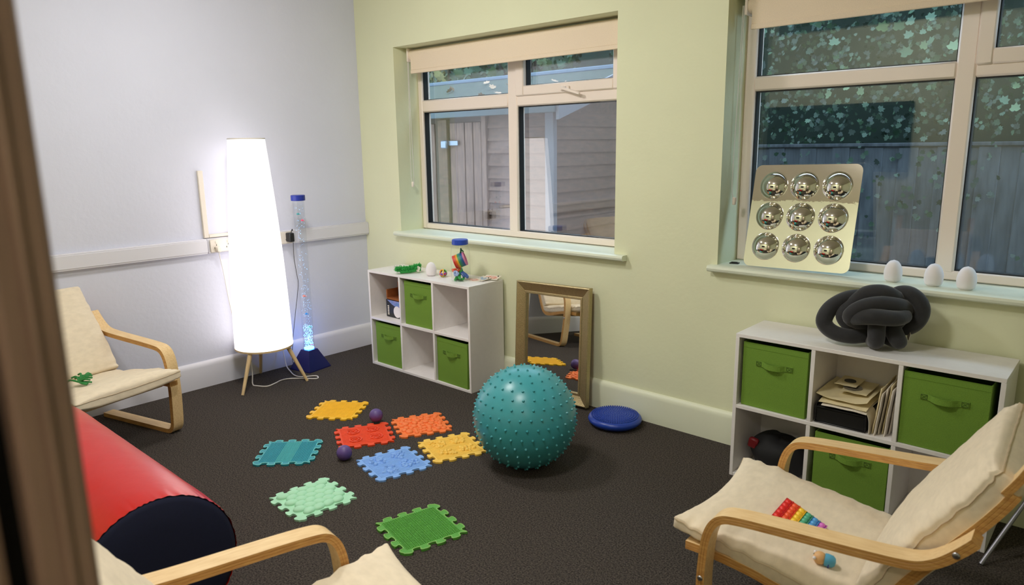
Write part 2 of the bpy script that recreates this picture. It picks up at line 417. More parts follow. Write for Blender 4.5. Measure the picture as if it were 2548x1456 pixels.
def make_bin(label):
    t = thing('storage_bin', label, 'bin', group=None)
    b = MB(); k = .004; w2 = BW/2
    b.box(-w2, w2, 0, k, 0, BH, .0015); b.box(-w2, w2, BD-k, BD, 0, BH, .0015)
    b.box(-w2, -w2+k, k, BD-k, 0, BH, .0015); b.box(w2-k, w2, k, BD-k, 0, BH, .0015); b.box(-w2+k, w2-k, k, BD-k, 0, k)
    b.build('body', m_binside, t)
    b = MB(); b.box(-w2-.001, w2+.001, -.0012, 0, BH-.022, BH-.0205); b.box(-w2, w2, -.0012, 0, BH-.001, BH)
    b.build('rim_seam', m_binside, t, kind='stuff')
    zc = BH*.70
    h = MB(); a = .074
    P = cat([(-a, -.002, 0), (-a*.62, -.003, 0), (-a*.35, -.016, -.002), (0, -.021, -.003), (a*.35, -.016, -.002), (a*.62, -.003, 0), (a, -.002, 0)], 5)
    n = len(P); v = []
    for p in P: v += [(p.x, p.y-.0012, zc+p.z+.011), (p.x, p.y-.0012, zc+p.z-.011), (p.x, p.y+.0012, zc+p.z-.011), (p.x, p.y+.0012, zc+p.z+.011)]
    f = [(i*4+q, i*4+(q+1) % 4, i*4+4+(q+1) % 4, i*4+4+q) for i in range(n-1) for q in range(4)]+[(0, 1, 2, 3), tuple(range(4*n-4, 4*n))]
    h.add(v, f); hd = h.build('handle', m_binside, t)
    s = MB()
    for sx in (-1, 1):
        xa, xb = sorted((sx*a*.70, sx*a*.96))
        for (p, q) in (((xa, .008), (xb, .008)), ((xa, -.008), (xb, -.008)), ((xa, -.008), (xa, .008)), ((xb, -.008), (xb, .008)), ((xa, -.008), (xb, .008)), ((xa, .008), (xb, -.008))):
            s.tube([(p[0], -.0042, zc+p[1]), (q[0], -.0042, zc+q[1])], .0006, 4)
    s.build('stitching', mat('stitch_green', (62, 88, 34), .9), hd, kind='stuff')
    return t
bins = [(S1, 1, 1, .009, .004, 0, 'green fabric bin in the top middle cube of the shelf beside the corner'),
        (S1, 0, 0, .010, 0, 0, 'green fabric bin in the bottom cube of the corner shelf nearest the white wall'),
        (S1, 2, 0, -.006, -.004, -2, 'green fabric bin in the bottom cube of the corner shelf nearest the floor mirror'),
        (S2, 0, 1, .0, .0, -1.5, 'green fabric bin in the top cube of the knot-cushion shelf, left of the papers'),
        (S2, 2, 1, -.010, -.004, -1, 'green fabric bin in the top cube of the knot-cushion shelf, right of the papers'),
        (S2, 1, 0, .008, -.006, 0, 'green fabric bin below the papers, behind the armchair arm')]
b0 = None
for S, ci, ri, dx, dy, rz, lb in bins:
    loc = (S[0]+TH+CELL/2+ci*(CELL+TH)+dx, S[1]+.014+dy, TH+ri*(CH+TH)+.0005)
    if b0 is None: b0 = make_bin(lb); b0.location = loc; b0.rotation_euler = (0, 0, math.radians(rz))
    else: dup(b0, loc, math.radians(rz), lb)

# ------------------------------------------------------------------ floor lamp
lamp = t = thing('floor_lamp', 'lit floor lamp with tall tapered pleated white shade on three wooden legs', 'lamp', (.2, -.935, 0))
m_shade = bpy.data.materials.new('glowing_shade'); m_shade.use_nodes = True
nt = m_shade.node_tree; nt.nodes.clear()
o_ = nt.nodes.new('ShaderNodeOutputMaterial'); e_ = nt.nodes.new('ShaderNodeEmission'); nt.links.new(e_.outputs[0], o_.inputs[0])
e_.inputs[0].default_value = (1, .93, .91, 1)
tc = nt.nodes.new('ShaderNodeTexCoord'); sx = nt.nodes.new('ShaderNodeSeparateXYZ'); nt.links.new(tc.outputs['Object'], sx.inputs[0])
rp = nt.nodes.new('ShaderNodeValToRGB'); nt.links.new(sx.outputs['Z'], rp.inputs[0]); rp.color_ramp.interpolation = 'B_SPLINE'
cr = rp.color_ramp; cr.elements[0].position = .2; cr.elements[0].color = (.75,)*3+(1,); cr.elements[1].position = 1; cr.elements[1].color = (.9,)*3+(1,)
for p, q in ((.38, 1.2), (.62, .8), (.9, 1.25)):  # brighter bands painted into the glow where bulbs would sit
    e = cr.elements.new(p); e.color = (q, q, q, 1)
mm = nt.nodes.new('ShaderNodeMath'); mm.operation = 'MULTIPLY'; mm.inputs[1].default_value = SHADE_L
nt.links.new(rp.outputs[0], mm.inputs[0]); nt.links.new(mm.outputs[0], e_.inputs[1])
ZB, ZT, RB, RT = .222, 1.437, .166, .100
b = MB(); n = 144
def shade_pt(k, u):
    r = RB+(RT-RB)*u + .012*math.sin(PI*u) ; r *= 1+.006*(1 if k % 2 else -1)
    a = 2*PI*k/n; return (r*math.cos(a), r*math.sin(a), ZB+(ZT-ZB)*u)
v = [shade_pt(k, u/10) for u in range(11) for k in range(n)]
f = [(u*n+k, u*n+(k+1) % n, (u+1)*n+(k+1) % n, (u+1)*n+k) for u in range(10) for k in range(n)]
b.add(v, f); b.build('lamp_shade', m_shade, t, recalc=False)
b = MB(); b.lathe([(RB-.004, ZB-.004), (RB+.002, ZB-.004), (RB+.002, ZB+.006), (RB-.004, ZB+.006), (RB-.004, ZB-.004)], 72)
b.build('shade_ring', m_legwood, t)
MB().lathe([(0, ZB+.004), (RB-.006, ZB+.004), (RB-.006, ZB+.009), (0, ZB+.009)], 48).build('base_plate', m_legwood, t)
MB().lathe([(RT-.003, ZT-.004), (RT+.002, ZT-.004), (RT+.002, ZT+.003), (RT-.003, ZT+.003), (RT-.003, ZT-.004)], 72).build('top_ring', m_cord, t)
for fx, fy in ((.126, -.224), (-.178, .055), (.187, .158)):
    k = .56
    MB().tube([(fx*k, fy*k, ZB+.004), (fx, fy, 0)], lambda u: .0135-.005*u, 14).build('leg', m_legwood, t)
MB().sphere((-.08, -.09, ZB-.012), .016, 12, 8).build('foot_switch', m_cord, t)
cable = cat([(.13, -.99, .2), (.15, -1.0, .06), (.2, -1.03, .006), (.246, -1.027, .004), (.30, -.992, .004), (.285, -.93, .004), (.264, -.88, .004), (.274, -.832, .004), (.33, -.78, .004), (.401, -.727, .004), (.385, -.70, .004), (.348, -.70, .004), (.30, -.765, .004), (.24, -.775, .004), (.17, -.76, .01), (.10, -.745, .03), (.06, -.735, .1), (.03, -.73, .2)], 6)
MB().tube([p-Vector((.2, -.935, 0)) for p in cable], .0035, 8).build('power_cord', m_cord, lamp)

# ------------------------------------------------------------------ bubble tube
TX, TY = .17, -.617
t = thing('bubble_tube', 'clear bubble tube lamp with blue cap on a dark pyramid base', 'lamp', (TX, TY, 0), math.radians(10.5))
hb, ht, hh = .089, .036, .125
m_pyr = mat('dark_blue_gloss', (24, 26, 92), .25)
v = [(-hb, -hb, 0), (hb, -hb, 0), (hb, hb, 0), (-hb, hb, 0), (-hb, -hb, .006), (hb, -hb, .006), (hb, hb, .006), (-hb, hb, .006), (-ht, -ht, hh), (ht, -ht, hh), (ht, ht, hh), (-ht, ht, hh)]
f = [(3, 2, 1, 0)]+[(i, (i+1) % 4, 4+(i+1) % 4, 4+i) for i in range(4)]+[(4+i, 4+(i+1) % 4, 8+(i+1) % 4, 8+i) for i in range(4)]+[(8, 9, 10, 11)]
MB().add(v, f).build('base', m_pyr, t, ang=20)
R = .0345
MB().lathe([(R, hh+.0005), (R, 1.07)], 40).build('tube', m_tubeglass, t, recalc=False)
MB().lathe([(0, 1.101), (.040, 1.101), (.043, 1.098), (.043, 1.068), (.036, 1.066), (0, 1.066)], 40).build('cap', m_blue, t)
MB().lathe([(0, hh+.003), (.031, hh+.003), (.031, hh+.012), (0, hh+.012)], 30).build('led_ring', emit_mat('blue_led', (.06, .28, 1), 4), t)
b = MB(); rnd = random.Random(3)
for i in range(520):
    z = hh+.02+(rnd.random()**1.6)*.9 if i > 260 else hh+.012+rnd.random()**1.3*.15
    a = rnd.random()*2*PI; rr = .030*math.sqrt(rnd.random())
    b.sphere((rr*math.cos(a), rr*math.sin(a), z), (.0009+.0008*rnd.random())*(1.7 if i <= 260 else 1), 5, 4)
b.build('bubbles', mat('bubble_glow', (205, 228, 255), .15, emit=(110, 185, 255), es=.55), t, kind='stuff')  # bubbles emit blue light themselves, in place of being lit by the LED
pl = bpy.data.lights.new('led_glow', 'POINT'); pl.energy = .16; pl.color = (.08, .25, 1); pl.shadow_soft_size = .02
po = bpy.data.objects.new('led_glow', pl); COL.objects.link(po); po.parent = t; po.location = (0, 0, hh+.06)
def fish(name, rgb, x, y, z, lb, a=0):
    b = MB(); m = mat('fish_'+name, rgb, .3)
    b.lathe([(0, -.010), (.004, -.007), (.0055, 0), (.004, .006), (.0015, .010), (0, .0105)], 10, RY(PI/2))
    b.add([(.009, 0, 0), (.017, .001, .006), (.015, 0, 0), (.017, .001, -.006), (.009, -.001, 0), (.017, -.001, .006), (.015, -.001, 0), (.017, -.001, -.006)], [(0, 1, 2), (0, 2, 3), (4, 6, 5), (4, 7, 6)])
    b.add([(-.002, 0, .005), (.005, 0, .005), (.003, .0008, .010)], [(0, 1, 2)])
    tag(b.build('plastic_fish', m, loc=(TX+x, TY+y, z), rot=(0, 0, a)), lb, 'toy fish')
fish('teal', (20, 150, 150), -.002, -.008, .985, 'teal plastic fish, topmost in the bubble tube', .5)
fish('pink', (235, 70, 110), .006, .014, .945, 'pink plastic fish just below the teal one in the bubble tube', .2)
fish('orange', (240, 130, 110), -.006, -.006, .47, 'salmon plastic fish halfway down the bubble tube', .8)
fish('blue', (20, 140, 220), .0, -.002, .355, 'blue plastic fish in the lower part of the bubble tube', .4)
fish('green', (40, 150, 80), .002, .012, .268, 'green plastic fish above the bright bubbles of the tube', .9)
fish('red', (220, 50, 60), .012, .012, .152, 'red plastic fish at the bottom of the bubble tube', .6)

# sockets, plugs
def socket(y0, y1, lb):
    t = thing('wall_socket', lb, 'socket', (.034, (y0+y1)/2, .8315))
    h = (y1-y0)/2
    MB().box(0, .008, -h, h, -.0375, .0375, .003).build('face_plate', m_beige, t)
    for s in (-1, 1): MB().box(.008, .0105, s*h*.5-.006, s*h*.5+.006, .014, .028, .001).build('rocker_switch', m_beige, t)
    b = MB()
    for s in (-1, 1):
        for (a, c) in ((0, .004), (-.011, -.012), (.011, -.012)): b.box(.0072, .0083, s*h*.5+a-.002, s*h*.5+a+.002, c-.004, c+.004)
    b.build('socket_hole', m_gap_shade, t, kind='stuff')
socket(-1.128, -.985, 'beige double wall socket left of the floor lamp')
socket(-.735, -.60, 'beige double wall socket behind the bubble tube')
tag(MB().box(.042, .072, -1.105, -1.075, .795, .828, .006).build('plug', m_beige), 'beige plug in the socket left of the floor lamp', 'plug')
tag(MB().tube(cat([(.06, -1.09, .80), (.05, -1.082, .76), (.03, -1.06, .66), (.02, -1.04, .5), (.02, -1.02, .36), (.03, -1.0, .26), (.06, -.97, .2)], 6), .0025, 6).build('hanging_lead', m_cord), 'thin pale cable hanging from the socket behind the floor lamp', 'cable')
t = thing('power_adapter', 'black power adapter plugged in between floor lamp and bubble tube', 'plug', (.042, -.63, .835))
MB().box(0, .05, -.017, .017, -.028, .028, .004).build('body', m_black, t)
MB().tube(cat([(.03, .004, .026), (.035, .012, .05), (.03, .017, .04)], 5), .0025, 6).build('strain_relief', m_black, t)
tag(MB().tube(cat([(.07, -.613, .80), (.06, -.61, .7), (.06, -.6, .6), (.05, -.59, .52), (.06, -.63, .35), (.06, -.65, .25), (.05, -.66, .16), (.03, -.66, .02), (.045, -.63, .006)], 6), .0018, 6).build('hanging_lead', m_black), 'thin black adapter cable running down behind the bubble tube', 'cable')

# ------------------------------------------------------------------ armchairs
def make_chair(label):
    t = thing('bentwood_armchair', label, 'armchair')
    arm = cat2([(.50, .011), (.30, .011), (.05, .011), (-.02, .013), (-.042, .028), (-.052, .055), (-.058, .13), (-.062, .225), (-.058, .31), (-.051, .365), (-.036, .405), (-.012, .428), (.025, .437), (.10, .444), (.20, .451), (.30, .458), (.37, .464), (.415, .470), (.445, .481), (.475, .503), (.505, .535), (.527, .562)], 5)
    for s in (-1, 1):
        o = MB().strip(arm, .056, .022, s*.29, .0009, mi_side=1).build('arm_frame', [m_birch, m_birch_edge], t, ang=30)
        for (x, z) in ((.496, .524), (-.062, .242)):
            MB().lathe([(0, .003), (.005, .0028), (.0075, .001), (.0078, 0), (0, 0)], 14, T(x, s*.318, z) @ RX(-s*PI/2)).build('bolt', m_steel, o)
    rail = cat2([(-.135, .285), (-.06, .284), (.05, .272), (.14, .252), (.21, .235), (.27, .232), (.315, .25), (.35, .295), (.40, .385), (.46, .475), (.523, .565), (.56, .625), (.578, .66)], 5)
    for s in (-1, 1): MB().strip(rail, .042, .024, s*.236, .0009, mi_side=1).build('seat_rail', [m_birch, m_birch_edge], t, ang=30)
    for s in (-1, 1):
        up = cat2([(.56, .655), (.585, .70), (.605, .75), (.613, .80)], 5)
        MB().strip(up, .042, .016, s*.236, .0006, mi_side=1).build('upper_rail', [m_birch, m_birch_edge], t, ang=30)
    for (x, z, a) in ((-.06, .276, 0), (.08, .258, 10), (.2, .228, 8), (.39, .36, -57), (.47, .48, -56), (.545, .595, -58)):
        MB().box(-.025, .025, -.216, .216, -.006, .006, .002, T(x, 0, z) @ RY(math.radians(a))).build('slat', m_birch, t)
    # seat cushion
    nz = lambda x, y, z=0: noise.noise(Vector((x, y, z)))
    def pillow(name, cl, hw, H, edge, nu=54, nv=44, seed=0, sag=0.0, taper=0, wr=.004):
        C = cat2(cl, 12); L = len(C)-1
        def at(u):
            q = u*L; i = min(int(q), L-1); fr = q-i
            x = C[i][0]*(1-fr)+C[i+1][0]*fr; z = C[i][1]*(1-fr)+C[i+1][1]*fr
            a = C[max(i-3, 0)]; c = C[min(i+4, L)]
            d = Vector((c[0]-a[0], 0, c[1]-a[1])).normalized(); return Vector((x, 0, z)), Vector((-d.z, 0, d.x))
        def side(sg):
            def fn(u, v):
                u2 = .5-.5*math.cos(PI*u); vv = math.sin((v-.5)*PI)      # -1..1 denser at the edges
                p, n = at(u2)
                eu = 1-abs(2*u2-1)**3.2; ev = 1-abs(vv)**3.6
                h = edge+H*math.sqrt(max(0, eu*ev))
                near = math.exp(-(1-abs(vv))*5); wrk = wr*nz(u2*16+seed, vv*3.0, seed)*(.25+1.4*near) + .35*wr*nz(u2*6+vv*5, vv*9+seed*2, 4)
                if sg < 0: wrk *= .4
                hw2 = hw*(1-taper*u2) - .008*(abs(2*u2-1)**6) + .003*nz(u2*14, seed)
                pull = sag*(1-vv*vv)*max(0, 1-u2*2.2)**2
                y = vv*hw2
                q = p + n*(sg*(h+wrk)) + Vector((pull*.9, 0, -pull*.55)); q.y = y
                if u2 in (0.0,) or abs(vv) > .9999: pass
                return q
            return fn
        b = MB()
        b.grid(side(1), nu, nv); b.grid(side(-1), nu, nv)
        N1 = (nu+1)*(nv+1); W = nv+1
        ring = [j for j in range(nv+1)]+[i*W+nv for i in range(1, nu+1)]+[nu*W+j for j in range(nv-1, -1, -1)]+[i*W for i in range(nu-1, 0, -1)]
        for a, c in zip(ring, ring[1:]+ring[:1]): b.f.append((a, c, c+N1, a+N1)); b.mi.append(0)
        o = b.build(name, m_cushion, t, ang=65)
        s = MB(); s.tube([Vector(b.v[i])*.85+Vector(b.v[i+N1])*.15 for i in ring], .0022, 5, closed=True)
        s.build('piping', m_seam, o)
        return o
    pillow('seat_cushion', [(-.175, .338), (-.10, .328), (.0, .310), (.12, .290), (.24, .272), (.345, .268)], .256, .030, .014, sag=.03, seed=1.3, wr=.0065)
    pillow('back_cushion', [(.318, .292), (.352, .345), (.40, .43), (.455, .515), (.505, .59), (.55, .664), (.566, .692)], .252, .031, .027, seed=5.1, wr=.0062)
    return t
def place(o, O, fdeg):
    o.location = (O[0], O[1], 0); o.rotation_euler = (0, 0, math.radians(fdeg)+PI)
right_chair = make_chair('bentwood armchair with cream cushion holding the rainbow popper toy')
place(right_chair, (3.337, -1.0693), 182.7)
near_chair = dup(right_chair, (0, 0, 0), 0, 'bentwood armchair in front of the red roll, mostly cut off by the bottom edge')
place(near_chair, (2.9007, -2.1425), 83.0)
left_chair = dup(right_chair, (0, 0, 0), 0, 'bentwood armchair against the white wall with a green crumpled toy on it', skip=('upper_rail',))
place(left_chair, (.615, -1.93), 14.5)

# ------------------------------------------------------------------ red roll
t = thing('soft_play_roll', 'big red vinyl soft roll with navy round end lying on the carpet', 'soft roll', (2.135, -2.315, .2225))
RR, RL = .2225, 1.13
def rollr(u, a):
    g = .0018*noise.noise(Vector((u*9, math.cos(a)*3, math.sin(a)*3)))
    e = max(0, 1-u/.12); pucker = e*e*e*.0016*math.sin(a*61+9*noise.noise(Vector((a*3, 0, 0))))
    return RR - .004*e*e + g*.6 + pucker
b = MB(); nu, na = 60, 180; v = []
for i in range(nu+1):
    u = (i/nu)**1.6*RL
    for k in range(na):
        a = 2*PI*k/na; r = rollr(u, a)
        if math.sin(a) < -.97: r = min(r, RR)
        v.append((-u, r*math.cos(a), r*math.sin(a)))
b.add(v, [(i*na+k, i*na+(k+1) % na, (i+1)*na+(k+1) % na, (i+1)*na+k) for i in range(nu) for k in range(na)])
b.build('vinyl_cover', m_red_vinyl, t, ang=80)
for sx, x0 in ((1, 0), (-1, -RL)):
    MB().lathe([(0, .010), (RR*.6, .009), (RR-.022, .005), (RR-.008, -.001), (RR-.0045, -.012), (RR-.006, -.03), (0, -.03)], 96, T(x0, 0, 0) @ RY(sx*PI/2)).build('end_cap', m_navy, t, ang=60)

# ------------------------------------------------------------------ puzzle mats
def outline(L, n=4, amp=.0105, ov=.0085):
    P = L/n; pts = []
    for side in range(4):
        a = side*PI/2; c, s = math.cos(a), math.sin(a); sg = 1 if side % 2 == 0 else -1
        for k in range(n*22):
            th = 2*PI*k/22; ed = min(1, max(0, min(k, n*22-k)/11-.5)); x = -L/2 + P*th/(2*PI) - ov*math.sin(2*th)*ed; y = -L/2 - sg*amp*math.sin(th)*1.15*min(1, min(k, n*22-k)/9)
            pts.append((c*x-s*y, s*x+c*y))
    return pts
MATL = .25
mat_me = {}
def puzzle(name_c, rgb, corners, label, relief, rgb2=None):
    cs = [Vector((*c, 0)) for c in corners]; ctr = sum(cs, Vector())/4
    ax = ((cs[1]-cs[0])+(cs[2]-cs[3])); ang = math.atan2(ax.y, ax.x)
    m = mat('mat_'+name_c, rgb, .55, var=.05, vscale=30)
    t = thing('puzzle_mat', label, 'mat', (ctr.x, ctr.y, 0), ang, 'puzzle floor mats on the carpet')
    MB().prism(outline(MATL), .0005, .0085).build('mat_base', m, t, ang=40)
    inner = MATL/2-.018; rnd = random.Random(len(name_c)*7+3)
    b = MB()
    def bump(x, y, r, h, n=9, bb=None, e=1, a=0):
        M = T(x, y, .008) @ RZ(a) @ Matrix.Diagonal((1, e, 1, 1))
        (bb or b).lathe([(r, 0), (r*.93, h*.45), (r*.7, h*.8), (r*.35, h*.97), (0, h)], n, M)
    if relief in ('stones', 'pebbles'):
        mm_ = {}
        pts = []
        if relief == 'stones':
            for j in range(6):
                for i in range(5 if j % 2 else 4):
                    pts.append((-inner+.024+(i+(0 if j % 2 else .5))*(2*inner-.048)/4, -inner+.02+j*(2*inner-.04)/5, (.0272), .0135, .78, .35*(-1)**j))
        else:
            tries = 0
            while tries < 5000:
                tries += 1; r = rnd.uniform(.011, .021); x, y = rnd.uniform(-inner+r*.6, inner-r*.6), rnd.uniform(-inner+r*.6, inner-r*.6)
                if all(math.hypot(x-p[0], y-p[1]) > (r+p[2])*.83 for p in pts): pts.append((x, y, r, r*.62, rnd.uniform(.72, 1), rnd.uniform(0, PI)))
        bb = MB(); bb.lathe([(1, 0), (.95, .4), (.8, .7), (.5, .92), (0, 1)], 12)
        me = bb.mesh('stone', m, ang=60)
        for (x, y, r, h, e, a) in pts:
            o = ob('stone' if relief == 'stones' else 'pebble', me, t, (x, y, .008), (0, 0, a)); o.scale = (r, r*e, h)
        return t
    if relief == 'ribs_clusters':
        for k in range(19):
            y = -inner+.006+k*(2*inner-.012)/18
            b.tube([(-inner, y, .0082), (inner, y, .0082)], .0026, 6)
        b.build('ribs', m, t, kind='stuff')
        b = MB()
        for (cx, cy) in ((-.055, .05), (.05, .055), (.055, -.05), (-.045, -.06), (.0, .0)):
            if (cx, cy) == (0, 0): continue
            for _ in range(22):
                a = rnd.random()*2*PI; q = .038*math.sqrt(rnd.random()); bump(cx+q*math.cos(a), cy+q*math.sin(a), rnd.uniform(.006, .011), rnd.uniform(.005, .012))
        b.build('bump_clusters', m, t, kind='stuff')
    elif relief == 'dots':
        for i in range(24):
            for j in range(24):
                x = -inner+(i+.5)*2*inner/24; y = -inner+(j+.5)*2*inner/24
                bump(x, y, .0032, .003, 6)
        b.build('dots', m, t, kind='stuff')
    elif relief == 'spirals':
        for k in range(22):
            y = -inner+.004+k*(2*inner-.008)/21; b.tube([(-inner, y, .0082), (inner, y, .0082)], .0022, 5)
        for (cx, cy) in ((-.05, -.05), (.05, -.045), (.045, .05), (-.05, .05)):
            b.tube([(cx+(.004+.0016*q)*math.cos(q*.7), cy+(.004+.0016*q)*math.sin(q*.7), .011) for q in range(22)], .0035, 6)
        b.build('ridges', m, t, kind='stuff')
    elif relief == 'spikes':
        bc = MB()
        for i in range(30):
            for j in range(30):
                x = -inner+(i+.5)*2*inner/30; y = -inner+(j+.5)*2*inner/30
                hgt = .0065 if abs(i-14.5) < 5 else .004
                (bc if abs(i-14.5) < 5 else b).lathe([(.0026, 0), (.0012, hgt*.7), (0, hgt)], 5, T(x, y, .008))
        b.build('spikes', m, t, kind='stuff'); bc.build('spikes', mat('rim_'+name_c, rgb2, .5), t, kind='stuff')
    elif relief == 'grass':
        for k in range(26):
            y = -inner+(k+.5)*2*inner/26
            b.tube([(-inner+q*2*inner/44, y+(.0022 if q % 2 else -.0022), .0085+(.0012 if q % 2 else 0)) for q in range(45)], .0021, 5)
        b.build('ridges', m, t, kind='stuff')
    if relief in ('spikes', 'grass'):
        rim = MB(); pts = outline(MATL); rim.tube([(x*.985, y*.985, .0085) for x, y in pts], .0022, 6, closed=True); rim.build('rim', mat('rim_'+name_c, rgb2, .5), t)
    return t
puzzle('amber', (240, 184, 28), [(.764, -.903), (.984, -.768), (1.144, -.976), (.934, -1.138)], 'plain amber-yellow puzzle mat, nearest to the floor lamp', 'dots')
puzzle('red', (226, 70, 26), [(1.163, -1.124), (1.289, -.882), (1.536, -1.001), (1.395, -1.239)], 'red-orange puzzle mat touching the pebbled orange mat', 'spirals')
puzzle('orange', (240, 122, 58), [(1.268, -.85), (1.401, -.622), (1.635, -.733), (1.524, -.974)], 'light orange puzzle mat covered in pebble bumps', 'pebbles')
puzzle('yellow', (240, 196, 84), [(1.601, -.952), (1.698, -.706), (1.946, -.812), (1.852, -1.05)], 'pale yellow puzzle mat partly under the spiky teal ball', 'ribs_clusters')
puzzle('blue', (126, 170, 232), [(1.539, -1.263), (1.602, -1.005), (1.863, -1.067), (1.804, -1.325)], 'light blue puzzle mat with ribs and bump clusters', 'ribs_clusters')
puzzle('teal', (40, 142, 158), [(1.045, -1.404), (1.238, -1.222), (1.431, -1.408), (1.25, -1.599)], 'teal puzzle mat, the one nearest the red roll', 'spikes', (110, 200, 200))
puzzle('mint', (166, 220, 184), [(1.57, -1.706), (1.585, -1.435), (1.851, -1.457), (1.831, -1.721)], 'mint green puzzle mat with large smooth stone bumps', 'stones')
puzzle('green', (84, 156, 58), [(2.051, -1.547), (2.113, -1.288), (2.373, -1.351), (2.31, -1.598)], 'grass green ridged puzzle mat beside the cropped near armchair', 'grass', (130, 186, 96))

# ------------------------------------------------------------------ balls, disc
t = thing('exercise_ball', 'large teal spiky exercise ball on the carpet', 'ball', (2.1445, -.7844, .2235))
BR = .2225
MB().lathe([(BR*math.sin(PI*i/40) if 0 < i < 40 else 0, -BR*math.cos(PI*i/40)) for i in range(41)], 72).build('ball_body', m_teal, t, ang=80)
b = MB()
for j in range(1, 17):
    th = PI*j/17; nn = max(4, round(31*math.sin(th)))
    for k in range(nn):
        a = 2*PI*(k+(j % 2)*.5)/nn
        M = RZ(a) @ RY(th) @ T(0, 0, BR-.001)
        if BR*math.cos(th) - .007 < -BR+.002: continue
        b.lathe([(.0068, 0), (.0052, .002), (.0042, .0055), (.003, .0078), (0, .0086)], 7, M)
b.build('spikes', m_teal, t, kind='stuff')
def little_ball(x, y, lb):
    t = thing('small_ball', lb, 'ball', (x, y, .0345+(.008 if y > -1 else 0)), group='small purple balls by the red mat')
    MB().sphere((0, 0, 0), .0345, 28, 18).build('ball_body', m_purple, t)
little_ball(1.255, -.92, 'small purple ball behind the red-orange mat, towards the lamp')
little_ball(1.497, -1.281, 'small purple ball on the carpet between the red-orange and light blue mats')
t = thing('balance_disc', 'blue inflatable balance disc on the carpet beside the floor mirror', 'disc', (2.188, -.152, 0))
DR = .134
MB().lathe([(0, .004), (DR*.6, .004), (DR*.88, .010), (DR*.97, .022), (DR, .032), (DR*.975, .042), (DR*.9, .050), (DR*.6, .058), (DR*.3, .061), (0, .062)], 64).build('disc_body', m_discblue, t, ang=70)
b = MB()
for j in range(1, 11):
    rr = DR*.86*j/10; zz = .0615-.009*(rr/DR)**2*1.15
    for k in range(round(6.4*j)):
        a = 2*PI*k/round(6.4*j)
        b.lathe([(.0042, 0), (.003, .0026), (0, .0034)], 6, T(rr*math.cos(a), rr*math.sin(a), zz-.0005))
b.build('nubs', m_discblue, t, kind='stuff')

# ------------------------------------------------------------------ leaning floor mirror
MW, MH = .505, .635
t = thing('floor_mirror', 'rectangular mirror with champagne gold frame leaning on the green wall', 'mirror', (1.469, -.078, .0005), rot=(math.radians(-4.6), math.radians(-1.6), math.radians(.0)))
prof = [(0, 0), (0, -.026), (.006, -.029), (.012, -.026), (.052, -.013), (.056, -.017), (.064, -.017), (.068, -.006), (.068, 0)]   # (inwards, towards the room)
def mitre(L, M):
    n = len(prof); v = []
    for a, d_ in prof: v.append((a, d_, a))
    for a, d_ in prof: v.append((L-a, d_, a))
    return MB().add(v, [(i, (i+1) % n, n+(i+1) % n, n+i) for i in range(n)]+[tuple(range(n)), tuple(range(n, 2*n))], M)
for L, M in ((MW, Matrix()), (MH, T(MW, 0, 0) @ RY(-PI/2)), (MW, T(MW, 0, MH) @ RY(PI)), (MH, T(0, 0, MH) @ RY(PI/2))):
    mitre(L, M).build('frame_side', m_gold, t, ang=12)
MB().box(.066, MW-.066, -.004, -.001, .066, MH-.066).build('mirror_glass', m_mirror, t, smooth=False)
MB().box(.004, MW-.004, 0, .004, .004, MH-.004).build('backing', m_brownbox, t)

# ------------------------------------------------------------------ dome mirror panel and eggs on the sill
PS = .452
t = thing('dome_mirror_panel', 'square mirrored acrylic panel with nine bubble domes on the window sill', 'mirror', (2.722, .052, SILL+.001), rot=(math.radians(-14), math.radians(-1.2), math.radians(-1)))
rr = .03; pts = []
for (cx, cz, a0) in ((PS-rr, rr, -90), (PS-rr, PS-rr, 0), (rr, PS-rr, 90), (rr, rr, 180)):
    for k in range(9):
        a = math.radians(a0+k*90/8); pts.append((cx+rr*math.cos(a), cz+rr*math.sin(a)))
MB().prism(pts, 0, .004, Matrix(((1, 0, 0, 0), (0, 0, 1, 0), (0, 1, 0, 0), (0, 0, 0, 1)))).build('panel', m_chrome_flat, t, ang=30)
DRd, Hd = .0585, .034; Rs = (DRd**2+Hd**2)/(2*Hd); amax = math.asin(DRd/Rs)
dm = MB(); dm.lathe([(Rs*math.sin(amax*i/14) if i else 0, Rs*math.cos(amax*i/14)-Rs+Hd) for i in range(15)]+[(DRd+.003, -.0005)], 48)
dme = dm.mesh('dome', m_chrome, ang=70)
for i in range(3):
    for j in range(3): ob('dome', dme, t, (PS/2+(i-1)*.1345, -.0005, PS/2+(j-1)*.1345), (PI/2, 0, 0))
def egg(lb, x, y, z, h=.086, r=.0325):
    prof = [(0, 0), (r*.60, 0), (r*.68, .0025)]
    for i in range(1, 19):
        u = i/18; z_ = .0025+(h-.0025)*u
        q = (u-.36)/(.64 if u > .36 else .62); rad = r*math.sqrt(max(0, 1-q*q))
        prof.append((rad if i < 18 else 0, z_))
    return tag(MB().lathe(prof, 32).build('egg_light', m_egg, loc=(x, y, z), ang=50), lb, 'egg light', 'white egg lights')
egg('white egg light on the sill, nearest the dome panel', 3.338, .04, SILL)
egg('white egg light on the sill, middle of the three', 3.478, .04, SILL)
egg('white egg light on the sill, farthest from the dome panel', 3.585, .035, SILL)
egg('white egg light on the shelf beside the green fuzzy toy', .885, -.19, HGT, .083, .0325)
tag(MB().box(-.02, .02, -.014, .014, 0, .005, .001).box(-.014, .014, -.004, .004, .005, .008, .001).build('window_wedge', m_black, loc=(2.672, .075, SILL), rot=(0, 0, .2)), 'small flat black wedge on the sill beside the dome panel', 'wedge')

